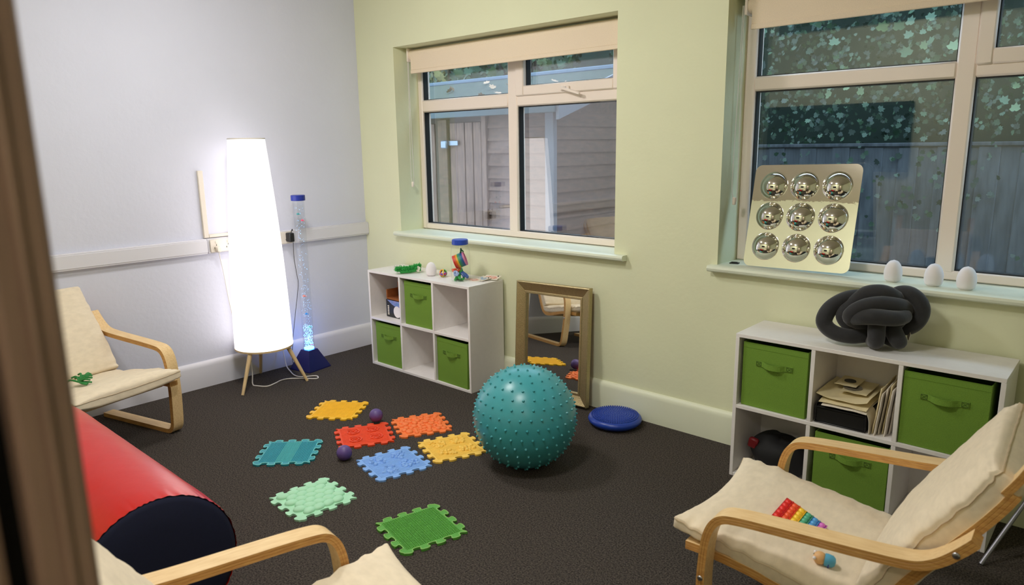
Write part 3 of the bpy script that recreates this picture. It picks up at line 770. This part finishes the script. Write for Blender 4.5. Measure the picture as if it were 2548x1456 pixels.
# ------------------------------------------------------------------ knot cushion
K = .000194; kc = Vector((3.327, -.158, HGT)); kr = Vector((.966, .26, 0)); kf = Vector((.26, -.966, 0))
path = [(790, 720, .05), (940, 645, .085), (1150, 605, .10), (1380, 615, .095), (1540, 630, .075), (1630, 640, .035), (1560, 740, .005), (1470, 880, .02), (1560, 1050, .045), (1590, 1150, .03), (1470, 1170, -.005), (1300, 1110, -.03), (1120, 1075, -.01), (960, 1085, .02), (780, 1095, .04), (520, 1070, .04), (340, 985, .03), (275, 850, .02), (370, 650, .0), (600, 485, -.02), (850, 430, -.035), (1150, 470, -.045), (1400, 420, -.03), (1560, 300, -.02), (1730, 285, 0), (1880, 400, .01), (1930, 600, .0), (1850, 800, -.005), (1680, 930, -.025), (1400, 900, -.045), (1120, 900, -.02), (930, 925, .0), (750, 900, .015), (640, 800, .015), (640, 690, .01), (760, 560, .0), (880, 400, .005), (1010, 280, .02), (1220, 240, .03), (1400, 300, .025), (1530, 430, .0), (1560, 600, -.02), (1420, 690, -.005), (1270, 690, .03), (1205, 800, .062), (1210, 1000, .075), (1205, 1150, .06), (1150, 1165, .02), (1080, 1000, .0), (980, 880, .01), (820, 790, .035), (745, 690, .06), (815, 560, .075), (1000, 450, .075), (1250, 410, .065), (1500, 445, .045), (1640, 540, .005), (1570, 680, -.02), (1250, 760, -.01), (900, 800, .02)]
kp = [kc + kr*((a-1100)*K) + kf*d_ + Vector((0, 0, max(.033, (1300-c)*K*1.04 - d_*.06))) for a, c, d_ in path]
kp = cat(kp, 7, True)
kt = MB().tube(kp, lambda u: (.0290)+.0012*math.sin(u*70), 16, closed=True)
o = kt.build('knot_cushion', m_velvet, ang=80)
tag(o, 'charcoal grey velvet knot cushion on top of the shelf', 'cushion')
MB().box(-.001, .001, -.012, .012, -.018, .018, 0, T(*(kc+kr*.128+kf*.0+Vector((0, 0, .052)))) @ RZ(.5) @ RX(.5)).build('care_tag', m_paperw, o)

# ------------------------------------------------------------------ things on and in the corner shelf
# fuzzy green toy
t = thing('fuzzy_toy', 'bright green stringy fuzzy toy with a white tag on the corner shelf', 'toy', (.713, -.212, HGT))
m_fz = mat('green_fuzz', (60, 178, 84), .7, var=.2, vscale=90)
b = MB(); rnd = random.Random(5); ax = Vector((.075, .13, 0)).normalized(); sd = Vector((ax.y, -ax.x, 0))
for i in range(1500):
    u = rnd.uniform(-.085, .07); r0 = .012*rnd.random()+.009; a = rnd.uniform(0, PI)
    p = ax*u + sd*(math.cos(a)*r0) + Vector((0, 0, .015+.012*max(0, u/.07)+math.sin(a)*r0))
    d_ = (sd*math.cos(a)+Vector((0, 0, math.sin(a)*.8)) + ax*rnd.uniform(-1.6, .2)).normalized()
    q = p+d_*rnd.uniform(.008, .02); q.z = max(.001, q.z)
    b.tube([p, (p+q)/2+Vector((0, 0, .001)), q], .0013, 3)
b.build('strands', m_fz, t, kind='stuff')
MB().tube([ax*-.06+Vector((0, 0, .018)), ax*0+Vector((0, 0, .019)), ax*.065+Vector((0, 0, .027))], .0175, 10).build('core', m_fz, t)
MB().box(-.011, .011, -.0006, .0006, -.017, .017, .0004, T(*(ax*.05+Vector((.022, -.016, .026)))) @ RZ(.3) @ RY(.4)).build('tag', m_paperw, t)
# rainbow rings ball
t = thing('rainbow_ball', 'small rainbow woven ball on the shelf between egg light and jar', 'ball', (.98, -.18, HGT+.0245))
cols = [(225, 60, 40), (240, 150, 40), (235, 210, 70), (70, 160, 80), (40, 90, 180), (150, 70, 160)]
for k, c in enumerate(cols):
    M = RZ(k*PI/3+.3) @ RX(.5+k*.55)
    MB().tube([tuple(M @ Vector((.0205*math.cos(q*PI/14), .0205*math.sin(q*PI/14), 0))) for q in range(28)], .0038, 8, closed=True).build('ring', mat('ring_%d' % k, c, .35), t)
MB().sphere((0, 0, 0), .012, 14, 10).build('core', mat('ring_core', (240, 240, 245), .4), t)
# jar with toys
JX, JY = 1.142, -.19
t = thing('toy_jar', 'clear plastic jar with blue lid, filled with fidget toys, on the corner shelf', 'jar', (JX, JY, HGT))
jp = [(0, .001), (.050, .001), (.0545, .006), (.056, .02), (.056, .165), (.053, .185), (.045, .203), (.0425, .208), (.0425, .216)]
MB().lathe(jp, 48).build('jar_body', m_jarglass, t, ang=60, recalc=False)
MB().lathe([(0, .240), (.043, .240), (.046, .237), (.047, .212), (.044, .210), (0, .210)], 48).build('lid', mat('lid_blue', (36, 72, 178), .35), t)
t2 = thing('rainbow_spring', 'rainbow plastic spring inside the blue-lidded jar', 'toy', (JX-.002, JY, HGT+.118), rot=tuple(Vector((.70, .63, .36)).to_track_quat('Z', 'Y').to_euler()))
rb = [(215, 40, 30), (230, 100, 40), (235, 180, 50), (70, 160, 100), (50, 130, 140), (40, 90, 160), (220, 130, 170)]
for k, c in enumerate(rb):
    b = MB()
    for q in range(3): b.tube([(.039*math.cos(2*PI*w/24), .039*math.sin(2*PI*w/24), -.034+(k*3+q)*.0033) for w in range(24)], .0020, 5, closed=True)
    b.build('coil', mat('coil_%d' % k, c, .4), t2)
rnd = random.Random(11)
for k, (c, x, y, z, r, nm, lb) in enumerate([((60, 165, 80), .004, -.004, .034, .040, 'tangled_toy', 'green tangled stretchy toy at the bottom of the jar'), ((225, 90, 40), -.02, -.022, .058, .018, 'fidget_toy', 'orange fidget toy in the jar below the rainbow spring'), ((44, 80, 150), .024, .012, .036, .019, 'fidget_toy', 'dark blue fidget toy in the bottom of the jar'), ((160, 180, 225), -.004, -.030, .046, .016, 'fidget_toy', 'pale blue fidget toy against the front of the jar'), ((36, 110, 70), .0, .005, .172, .014, 'fidget_toy', 'dark green wire toy on top of the rainbow spring')]):
    pts = [(x+rnd.uniform(-r, r), y+rnd.uniform(-r, r), HGT+max(.008, z+rnd.uniform(-r, r)*.8)) for _ in range(9)]
    pts = [(JX+p[0], JY+p[1], p[2]) for p in pts]
    tag(MB().tube(cat(pts, 6, True), .0068 if k != 4 else .003, 8, closed=True).build(nm, mat('toy_%d' % k, c, .4)), lb, 'toy')
# picture cards
cd = [((1.195, -.145), .4, (200, 110, 80), 'picture card with orange print at the front edge of the corner shelf'), ((1.225, -.095), -.3, (50, 140, 190), 'picture card with blue print on the corner shelf'), ((1.262, -.06), .25, (215, 110, 85), 'picture card with coral print at the end of the corner shelf')]
for k, ((x, y), a, c, lb) in enumerate(cd):
    t = thing('picture_card', lb, 'card', (x, y, HGT+.0045*k+.0035), rot=(math.radians(6+3*k), 0, a))
    MB().box(-.05, .05, -.033, .033, 0, .0005).build('card', m_paperw, t)
    pts = [(.039*math.cos(q*PI/8)*(1+.2*math.sin(q*3)), .023*math.sin(q*PI/8)*(1+.25*math.cos(q*2+k))) for q in range(16)]
    MB().prism(pts, .0005, .0007).build('print', mat('print_%d' % k, c, .5, rgb2=(235, 225, 215), vscale=60), t)
    if k: MB().sphere((.034, .02, .002), .004, 8, 6).build('bead', m_black, t)
# boxes inside the top cube next to the corner
z0 = 2*TH+CH+.0005
t = thing('printed_box', 'small black box with blue light picture in the top corner cube', 'box', (.49, -.235, z0), -.02)
MB().box(0, .19, 0, .12, 0, .112, .001).build('carton', m_black, t)
pts = [(.012, .110), (.186, .110), (.186, .062), (.12, .066), (.06, .085)]
MY = Matrix(((1, 0, 0, 0), (0, 0, -1, 0), (0, 1, 0, 0), (0, 0, 0, 1)))
MB().prism(pts, 0, .0006, MY).build('print', mat('galaxy_print', (70, 130, 190), .4, rgb2=(150, 140, 200), vscale=40), t)
MB().prism([(.112+.037*math.cos(q*PI/16), .042+.037*math.sin(q*PI/16)) for q in range(32)], 0, .0008, MY).build('printed_disc', m_egg, t)
b = MB()
for q in range(6): b.prism([(.022+.009*math.cos(w*PI/5), .018+q*.0105+.0042*math.sin(w*PI/5)) for w in range(10)], 0, .0007, MY)
b.build('lettering', m_paperw, t)
t = thing('wooden_tray', 'brown wooden box standing on the black printed box', 'box', (.482, -.225, z0+.113), -.05)
b = MB(); b.box(0, .2, .09, .1, 0, .095, .002); b.box(0, .01, 0, .09, 0, .06, .002); b.box(.19, .2, 0, .09, 0, .06, .002); b.box(0.01, .19, 0, .09, 0, .008)
b.build('tray', m_brownbox, t)
MB().box(.01, .19, .084, .0898, .008, .05, 0).build('dark_lining', mat('dark_brown', (58, 30, 16), .8), t)

# ------------------------------------------------------------------ things in the knot-cushion shelf
X2 = S2[0]+TH*2+CELL; zc = z0
t = thing('letter_tray', 'black desk tray under the cream papers in the shelf', 'tray', (X2+.008, -.285, zc), 0)
b = MB(); b.box(0, .185, 0, .215, 0, .006, .002); b.box(0, .006, 0, .215, .006, .075, .002); b.box(.179, .185, 0, .215, .006, .075, .002); b.box(.006, .179, .209, .215, .006, .075, .002); b.box(.006, .179, .0, .209, .060, .066, .001)
b.build('tray_body', m_black, t)
MB().box(.006, .179, .004, .012, .006, .058, .001).build('drawer_front', mat('tray_black', (10, 10, 11), .5), t)
def sheet(name, x0, x1, y0, y1, z, droop, lb, m, curl=.0, cat_='paper', a=0):
    b = MB()
    def fn(u, v):
        x = x0+(x1-x0)*u; y = y0+(y1-y0)*v
        zz = z - droop*max(0, 1-v*1.9)**2 + curl*(abs(u-.5)*2)**3 + .003*noise.noise(Vector((u*3+z*40, v*3, z*9)))
        return (x, y, zz)
    b.grid(fn, 14, 14)
    N = len(b.v); b.v += [(p[0], p[1], p[2]-.0016) for p in b.v]; b.f += [tuple(i+N for i in reversed(q)) for q in b.f]; b.mi += b.mi
    W = 15; ring = list(range(W))+[i*W+14 for i in range(1, W)]+[14*W+j for j in range(13, -1, -1)]+[i*W for i in range(13, 0, -1)]
    for p, q in zip(ring, ring[1:]+ring[:1]): b.f.append((p, q, q+N, p+N)); b.mi.append(0)
    return tag(b.build(name, m), lb, cat_)
X = X2+.004
sheet('paper_sheet', X+.03, X+.19, -.296, -.09, zc+.090, .012, 'lowest white sheet sticking out over the black tray', m_paperw)
sheet('paper_sheet', X+.018, X+.188, -.29, -.06, zc+.098, .010, 'cream sheet with pointed corner in the middle of the paper pile', m_paper)
sheet('paper_sheet', X+.002, X+.185, -.275, -.04, zc+.108, .006, 'largest cream sheet curling up at its edge on the paper pile', m_paper, .012)
sheet('card_folder', X+.07, X+.165, -.22, -.05, zc+.124, .0, 'plain cream card on top of the paper pile', m_paper)
sl = sheet('disc_sleeve', X+.035, X+.115, -.175, -.05, zc+.133, .0, 'cream disc sleeve with round dark hole on the paper pile', m_paper)
MB().prism([(X+.075+.021*math.cos(q*PI/14), -.115+.021*math.sin(q*PI/14)) for q in range(28)], zc+.1315, zc+.1365).build('hole', mat('hole_dark', (70, 68, 60), .7), sl)
tag(MB().prism([(X+.10+.034*math.cos(q*PI/16), -.165+.034*math.sin(q*PI/16)) for q in range(32)], zc+.1265, zc+.128).build('silver_disc', m_steel), 'silver disc peeking out below the disc sleeve', 'disc')
P = cat2([(X+.10, zc+.080), (X+.16, zc+.082), (X+.188, zc+.077), (X+.199, zc+.050), (X+.201, zc+.001)], 6)
tag(MB().strip(P, .09, .0015, -.245).build('curled_paper', m_paperw), 'white paper strip curling down beside the black tray', 'paper')
for k in range(6):
    xx = X2+.210+k*.0098; h = (.178, .168, .185, .19, .176, .186)[k]; y0 = (-.268, -.285, -.262, -.25, -.272, -.24)[k]
    b = MB()
    def fn(u, v, xx=xx, h=h, y0=y0, k=k): return (xx+.018*v+.0025*noise.noise(Vector((u*4, v*4, k*3.1))), y0+.19*u*(1-.0*v), zc+h*v*(1-.02*math.sin(u*5+k)))
    b.grid(fn, 8, 10); N = len(b.v); b.v += [(p[0]+.0035, p[1], p[2]) for p in b.v]; b.f += [tuple(i+N for i in reversed(q)) for q in b.f]; b.mi += b.mi
    W = 11; ring = list(range(W))+[i*W+10 for i in range(1, 9)]+[8*W+j for j in range(9, -1, -1)]+[i*W for i in range(7, 0, -1)]
    for p, q in zip(ring, ring[1:]+ring[:1]): b.f.append((p, q, q+N, p+N)); b.mi.append(0)
    tag(b.build('paper_booklet', m_paperw if k % 3 else m_paper), ('first upright booklet beside the black tray, dog-eared', 'second upright booklet from the black tray', 'third upright booklet from the black tray', 'fourth upright booklet from the black tray', 'second upright booklet from the shelf divider', 'upright booklet leaning against the shelf divider')[k], 'booklet', 'upright booklets in the shelf')
# dark bag in the lower left cube
t = thing('drawstring_bag', 'slumped black bag with dark red toggle in the bottom cube behind the armchair', 'bag', (S2[0]+.155, -.165, TH+.0005))
b = MB()
def bag(u, v):
    a = 2*PI*u; p = PI*v; r = 1+.12*noise.noise(Vector((math.cos(a)*1.5, math.sin(a)*1.5, p*1.4)))
    z = .075-.085*math.cos(p)*r
    return (.118*math.sin(p)**.7*math.cos(a)*r, .095*math.sin(p)**.7*math.sin(a)*r, max(.0, z+.03*math.cos(a)*-.4))
b.grid(bag, 40, 20); b.build('bag_body', mat('bag_black', (14, 14, 16), .8), t, ang=80)
MB().box(-.02, .02, -.012, .012, -.022, .022, .006, T(-.085, -.07, .125) @ RY(.2)).build('toggle', mat('dark_red', (110, 14, 22), .5), t)
# grey pole
tag(MB().tube([(3.785, -.385, .004), (3.978, -.026, .448)], .007, 12).build('metal_pole', mat('grey_metal', (140, 140, 148), .4, .7)), 'thin grey metal pole leaning on the wall beside the knot-cushion shelf', 'pole')

# ------------------------------------------------------------------ toys on the armchairs
# rainbow popper on the right chair (seat slopes down to the back)
slope = math.atan2(.078, .468)
t = thing('rainbow_popper', 'rainbow bubble-popping silicone toy on the right-hand armchair', 'toy', (3.440, -1.097, .341), rot=(0, slope+.02, math.radians(3)))
rows = [((196, 22, 26), (225, 36, 30), 5, .056), ((214, 52, 28), (236, 84, 40), 5, .050), ((226, 170, 40), (246, 204, 50), 4, .044), ((30, 110, 82), (80, 176, 140), 4, .036), ((48, 104, 180), (80, 160, 220), 3, .029), ((130, 40, 150), (216, 110, 200), 2, .021)]
rw = .0215
for k, (c1, c2, n_, hw) in enumerate(rows):
    hw *= 1.2; xa = -.064+k*rw; hw2 = rows[k+1][3]*1.2 if k < 5 else .018
    m1 = mat('pop_base_%d' % k, c1, .4); m2 = mat('pop_dome_%d' % k, c2, .35)
    poly = [(xa, -hw), (xa+rw, -hw2), (xa+rw, hw2), (xa, hw)]
    o = MB().prism(poly, 0, .009).build('segment', m1, t)
    for j in range(n_):
        yy = ((j+.5)/n_*2-1)*(hw+hw2)/2*.93; r_ = min(rw*.42, (hw+hw2)/2/n_*.86)
        MB().lathe([(r_, 0), (r_*.85, .003), (r_*.5, .0055), (0, .0064)], 12, T(xa+rw/2, yy, .009)).build('bubble', m2, o)
    MB().tube([(xa+rw, -hw2, .010), (xa+rw, hw2, .010)], .0012, 5).build('ridge', m2, o)
# wooden figure toy
t = thing('peg_toy', 'small peg toy with wooden head and blue body lying on the right-hand armchair', 'toy', (3.546, -1.232, .3305), rot=(0, .1, math.radians(15)))
MB().sphere((-.006, 0, .0), .0165, 20, 14).build('head', mat('peg_wood', (226, 178, 120), .5), t)
MB().lathe([(0, 0), (.0155, .001), (.0165, .008), (.015, .020), (.010, .026), (0, .028)], 20, T(.004, 0, 0) @ RY(PI/2)).build('body', mat('peg_blue', (86, 170, 206), .45), t)
MB().lathe([(0, 0), (.0158, 0), (.0158, .003), (0, .003)], 20, T(.014, 0, -.004) @ RY(PI/2)).build('band', m_blue, t)
for s in (-1, 1): MB().sphere((-.019, s*.015, .004), .0045, 10, 8).build('ear', m_egg, t)
MB().sphere((-.0215, 0, .006), .0015, 6, 5).build('nose', m_black, t)
# green crumpled toy on the left chair
b = MB(); rnd = random.Random(8)
for i in range(16):
    a = rnd.random()*2*PI; p = Vector((0, 0, .012)); q = p+Vector((math.cos(a)*.035, math.sin(a)*.035, rnd.uniform(-.006, .03))); r_ = q+Vector((math.cos(a+.8)*.022, math.sin(a+.8)*.022, -.006))
    b.tube(cat([p, q, r_], 4), .0045, 6)
tag(b.build('crumpled_toy', mat('toy_green', (40, 130, 60), .6), loc=(.575, -2.03, .352)), 'green crumpled stretchy toy on the armchair by the white wall', 'toy')

# ------------------------------------------------------------------ wall television seen in the window reflection
t = thing('wall_television', 'dark flat television on the wall facing the windows, seen reflected in the glass', 'television', (1.95, YF-.004, 1.40))
MB().box(-.64, .64, 0, .045, -.27, .27, .006).build('housing', m_black, t)
MB().box(-.615, .615, .045, .047, -.245, .245).build('screen', mat('tv_screen', (10, 12, 18), .12), t)

# ------------------------------------------------------------------ outside
MB().box(-9, 9, WT, 12, -.35, -.25).build('ground', mat('garden_earth', (70, 74, 56), 1, rgb2=(46, 52, 38), vscale=8), kind='structure')
m_shed = mat('shed_wood', (104, 76, 60), .8, rgb2=(76, 56, 45), vscale=9, stretch=(1.2, 5, 5))
m_shedv = mat('shed_wood_upright', (126, 96, 80), .8, rgb2=(92, 68, 58), vscale=9, stretch=(5, 5, .8))
m_felt = mat('roof_felt', (62, 72, 62), .95, rgb2=(44, 54, 50), vscale=22)
m_shtrim = mat('shed_trim', (112, 114, 122), .7)
sh = thing('garden_shed', 'brown timber garden shed with mossy felt roof outside the smaller window', 'shed', (0, 0, 0))
SX, SY = .70, 1.2
MB().box(-2.6, SX-.02, SY+.02, 3.0, -.25, 1.62).build('shed_core', mat('shed_dark', (60, 48, 42), .9), sh)
nb = 12; x = -2.5
bme = MB().box(-.044, .044, -.014, 0, 0, 1.72, .004).mesh('board', m_shedv)
k = 0
while x < -.02:
    if not (-.56 < x < -.40): ob('board', bme, sh, (x, SY+.02+.004*(k % 3-1), -.15))
    x += .0925; k += 1
MB().box(-.545, -.43, SY-.012, SY+.02, -.2, 1.60, .005).build('door_post', m_shed, sh)
lap = MB(); lap.add([(0, 0, 0), (1, 0, 0), (1, 1, 1), (0, 1, 1), (0, .004, 0), (1, .004, 0)], [(0, 1, 2, 3), (0, 4, 5, 1)])
def lapboard(L): 
    h = .098; b = MB(); v = [(0, -.024, 0), (L, -.024, 0), (L, -.004, h), (0, -.004, h), (0, 0, 0), (L, 0, 0), (L, 0, h), (0, 0, h)]
    return b.add(v, [(0, 1, 2, 3), (4, 7, 6, 5), (0, 4, 5, 1), (3, 2, 6, 7), (0, 3, 7, 4), (1, 5, 6, 2)]).mesh('board', m_shed, ang=20)
l1, l2 = lapboard(SX-.05-.03), lapboard(1.9)
for j in range(18):
    z = -.15+j*.098
    ob('board', l1, sh, (.03, SY+.018, z)); ob('board', l2, sh, (SX, SY+.02, z), (0, 0, PI/2))
MB().box(-.02, .035, SY-.02, SY+.02, -.2, 1.62, .004).build('door_jamb', m_shedv, sh)
MB().box(SX-.055, SX+.03, SY-.024, SY+.02, -.2, 1.64, .005).build('corner_post', m_shtrim, sh)
hp = MB(); hp.box(-.47, -.29, SY-.022, SY-.008, 1.385, 1.425, .003); hp.box(-.475, -.40, SY-.05, SY-.02, 1.36, 1.43, .01)
hp.build('hasp', mat('hasp_metal', (130, 138, 150), .35, .6), sh)
RYv = (1.08, 2.05, 3.05); RZv = (1.655, 1.965, 1.62)
b = MB()
for (ya, za, yb, zb) in ((RYv[0], RZv[0], RYv[1], RZv[1]), (RYv[1], RZv[1], RYv[2], RZv[2])):
    v = [(-2.8, ya, za), (SX+.13, ya, za), (SX+.13, yb, zb), (-2.8, yb, zb)]; v += [(p[0], p[1], p[2]+.022) for p in v]
    b.add(v, [(3, 2, 1, 0), (4, 5, 6, 7), (0, 1, 5, 4), (1, 2, 6, 5), (2, 3, 7, 6), (3, 0, 4, 7)])
b.build('felt_roof', m_felt, sh)
MB().tube([(-2.8, RYv[1], RZv[1]+.02), (SX+.13, RYv[1], RZv[1]+.02)], .03, 8).build('ridge_cap', mat('ridge_felt', (84, 98, 112), .9), sh)
MB().box(-2.8, SX+.13, RYv[0]-.02, RYv[0], RZv[0]-.05, RZv[0]+.03, .004).build('fascia', mat('fascia_blue', (68, 82, 88), .8), sh)
v = [(SX+.13, RYv[0], RZv[0]-.10), (SX+.13, RYv[0], RZv[0]+.024), (SX+.13, RYv[1], RZv[1]+.03), (SX+.13, RYv[1], RZv[1]-.10)]; v += [(SX+.155, p[1], p[2]) for _, *p_ in [(0,)] for p in v]
MB().add(v, [(0, 1, 2, 3), (4, 7, 6, 5), (0, 4, 5, 1), (1, 5, 6, 2), (2, 6, 7, 3), (3, 7, 4, 0)]).build('bargeboard', m_shtrim, sh)
v = [(SX-.02, 1.2, 1.6), (SX-.02, 2.05, 1.93), (SX-.02, 3.0, 1.6), (SX, 1.2, 1.6), (SX, 2.05, 1.93), (SX, 3.0, 1.6)]
MB().add(v, [(0, 1, 2), (3, 5, 4), (0, 3, 4, 1), (1, 4, 5, 2), (0, 2, 5, 3)]).build('gable', m_shed, sh)
# leaves
def leaf_poly():
    half = [(0, 1), (22, .62), (42, .86), (66, .55), (92, .72), (128, .5), (150, .42)]
    out = [(r*math.sin(math.radians(a)), r*math.cos(math.radians(a))) for a, r in half]
    return out + [(0, -.22)] + [(-x, y) for x, y in reversed(out[1:])]
LP = leaf_poly()
def leaf_verts(c, s, M):
    v = [c] + [c + (M @ Vector((x*s, y*s, .12*s*(x*x+y*y)))) for x, y in LP]
    f = [(0, i, i % len(LP)+1) for i in range(1, len(LP)+1)]
    return v, f
rnd = random.Random(21)
def rmat(face=None, tilt=.9):
    return RZ(rnd.uniform(0, 6.28)).to_3x3() if face is None else (face @ Matrix.Rotation(rnd.uniform(-tilt, tilt), 3, 'X') @ Matrix.Rotation(rnd.uniform(-tilt, tilt), 3, 'Y') @ Matrix.Rotation(rnd.uniform(0, 6.28), 3, 'Z'))
lb_ = MB(); v, f = leaf_verts(Vector((0, 0, 0)), .048, Matrix.Identity(3)); lb_.add(v, f)
fl_me = lb_.mesh('fallen_leaf', mat('dead_leaf', (170, 140, 116), .9, var=.2, vscale=20), recalc=False)
sl_ = math.atan2(RZv[1]-RZv[0], RYv[1]-RYv[0])
for i in range(22):
    y = RYv[0]+.08+rnd.random()**2*.8; x = rnd.uniform(-1.3, .75)
    o = ob('fallen_leaf', fl_me, None, (x, y, RZv[0]+.040+(y-RYv[0])*math.tan(sl_)), (sl_+rnd.uniform(-.3, .4), rnd.uniform(-.4, .4), rnd.uniform(0, 6)))
    tag(o, 'dead brown leaf lying on the mossy shed roof', 'leaf', 'fallen leaves on the shed roof')
# fence behind the larger window
FYc = 2.0
fn_ = thing('garden_fence', 'weathered upright-board garden fence outside the larger window', 'fence', (0, FYc, 0))
m_fence = mat('fence_wood', (66, 71, 76), .9, rgb2=(40, 46, 52), vscale=7, stretch=(5, 5, .7))
fme = [MB().box(-.055, .055, -.012, 0, -.25, 1.33+.004*q, .004).mesh('board', m_fence) for q in range(3)]
for k in range(44):
    ob('board', fme[k % 3], fn_, (1.35+k*.103+.006*math.sin(k*7), -.008*(k % 2), .0), (0, 0, .03*math.sin(k*5)))
MB().box(1.2, 5.9, -.03, .03, 1.335, 1.36, .006).build('capping_rail', m_fence, fn_)
for xx in (1.3, 3.1, 4.9): MB().box(xx-.04, xx+.04, .0, .08, -.25, 1.33).build('post', m_fence, fn_)
# ivy hanging over the fence
iv = thing('ivy', 'dense dark green climbing foliage above the fence outside the larger window', 'plant', (0, 0, 0))
cols_l = [(38, 64, 48), (56, 84, 62), (25, 46, 38), (82, 106, 74)]
lm = [mat('ivy_leaf_%d' % k, c, .55, var=.25, vscale=6) for k, c in enumerate(cols_l)]
FACE = Matrix.Rotation(PI/2, 3, 'X')
b = MB()
for i in range(14000):
    x = rnd.uniform(1.2, 6.2); z = 1.25+rnd.random()**.85*2.6; y = 2.2-rnd.random()*.35+.18*noise.noise(Vector((x*1.6, z*1.6, 0)))
    if z < 1.40 and rnd.random() < .6: continue
    v, f = leaf_verts(Vector((x, y, z)), rnd.uniform(.014, .034), rmat(FACE, .9)); b.add(v, f, mi=rnd.choice((0, 0, 1, 2, 2)))
for i in range(900):
    x = rnd.uniform(1.6, 4.4); z = rnd.uniform(.1, 1.3)
    if noise.noise(Vector((x*2.2, z*1.4, 5))) < .12: continue
    v, f = leaf_verts(Vector((x, 1.97-rnd.random()*.04, z)), rnd.uniform(.015, .032), rmat(FACE, .6)); b.add(v, f, mi=rnd.choice((0, 2)))
b.build('foliage', lm, iv, kind='stuff', recalc=False)
MB().box(1.0, 6.4, 2.30, 2.36, 1.0, 4.0).build('shade_backing', mat('deep_green', (26, 42, 34), 1), iv)  # flat dark sheet behind the leaves, coloured as the shade between them
lmes = []
for k in (1, 3):
    q = MB(); v, f = leaf_verts(Vector((0, 0, 0)), .045, Matrix.Identity(3)); lmes.append(q.add(v, f).mesh('leaf', lm[k], recalc=False))
for i in range(44):
    cx_, cz_ = rnd.choice(((3.55, 1.68), (3.35, 1.60), (3.0, 1.9), (2.5, 1.75), (2.75, 2.05), (3.75, 1.5))); x = cx_+rnd.gauss(0, .11); z = max(1.40, cz_+rnd.gauss(0, .06))
    o = ob('leaf', lmes[i % 2], iv, (x, 1.9-rnd.random()*.14, z), (PI/2+rnd.uniform(-.6, .6), rnd.uniform(-.6, .6), rnd.uniform(-.5, .5))); s_ = rnd.uniform(.6, 1.15); o.scale = (s_, s_, s_)
# trees beyond the shed
m_bark = mat('bark', (70, 66, 60), .9, var=.25, vscale=12, stretch=(4, 4, .6))
tl = [mat('tree_leaf_%d' % k, c, .6, var=.25, vscale=4) for k, c in enumerate([(48, 76, 52), (72, 94, 58), (116, 112, 66), (34, 58, 46)])]
for k, (x, y, h, lb) in enumerate([(-4.6, 5.4, 4.2, 'tree with yellowing leaves beyond the shed, nearest the window corner'), (-2.7, 4.6, 4.4, 'twin-stemmed tree behind the shed roof'), (-.8, 5.6, 4.5, 'dark leafy tree behind the right half of the shed roof'), (1.1, 4.6, 4.2, 'dense green tree where shed and fence meet')]):
    t = thing('garden_tree', lb, 'tree', (x, y, -.25))
    b = MB()
    for s in (-1, 1):
        b.tube(cat([(s*.06, 0, 0), (s*.12, .02, h*.35), (s*.3, .05, h*.62), (s*.42, 0, h*.9)], 6), lambda u: .075*(1-.75*u), 8)
        b.tube(cat([(s*.14, 0, h*.42), (s*-.35, -.1, h*.6), (s*-.75, -.1, h*.75)], 5), lambda u: .03*(1-.7*u), 6)
    b.build('trunk', m_bark, t)
    b = MB()
    for i in range(2600):
        a = rnd.random()*6.28; r_ = .92*math.sqrt(rnd.random()); z = h*.38+rnd.random()*h*.62
        if noise.noise(Vector((r_*math.cos(a)*1.3+k*9, r_*math.sin(a)*1.3, z*1.3))) < -.12: continue
        v, f = leaf_verts(Vector((r_*math.cos(a), r_*math.sin(a), z)), rnd.uniform(.05, .11), rmat(FACE, 1.0)); b.add(v, f, mi=rnd.choice(((2, 1, 0), (0, 1, 0), (0, 3, 3), (3, 0, 0))[k]))
    b.build('foliage', tl, t, kind='stuff', recalc=False)
MB().box(-11, 9, 8.0, 8.2, -.3, 3.3).build('hedge', mat('far_hedge', (34, 52, 42), 1, rgb2=(22, 36, 30), vscale=5))
tag(bpy.data.objects['hedge'], 'dark hedge at the far end of the garden behind the trees', 'hedge')
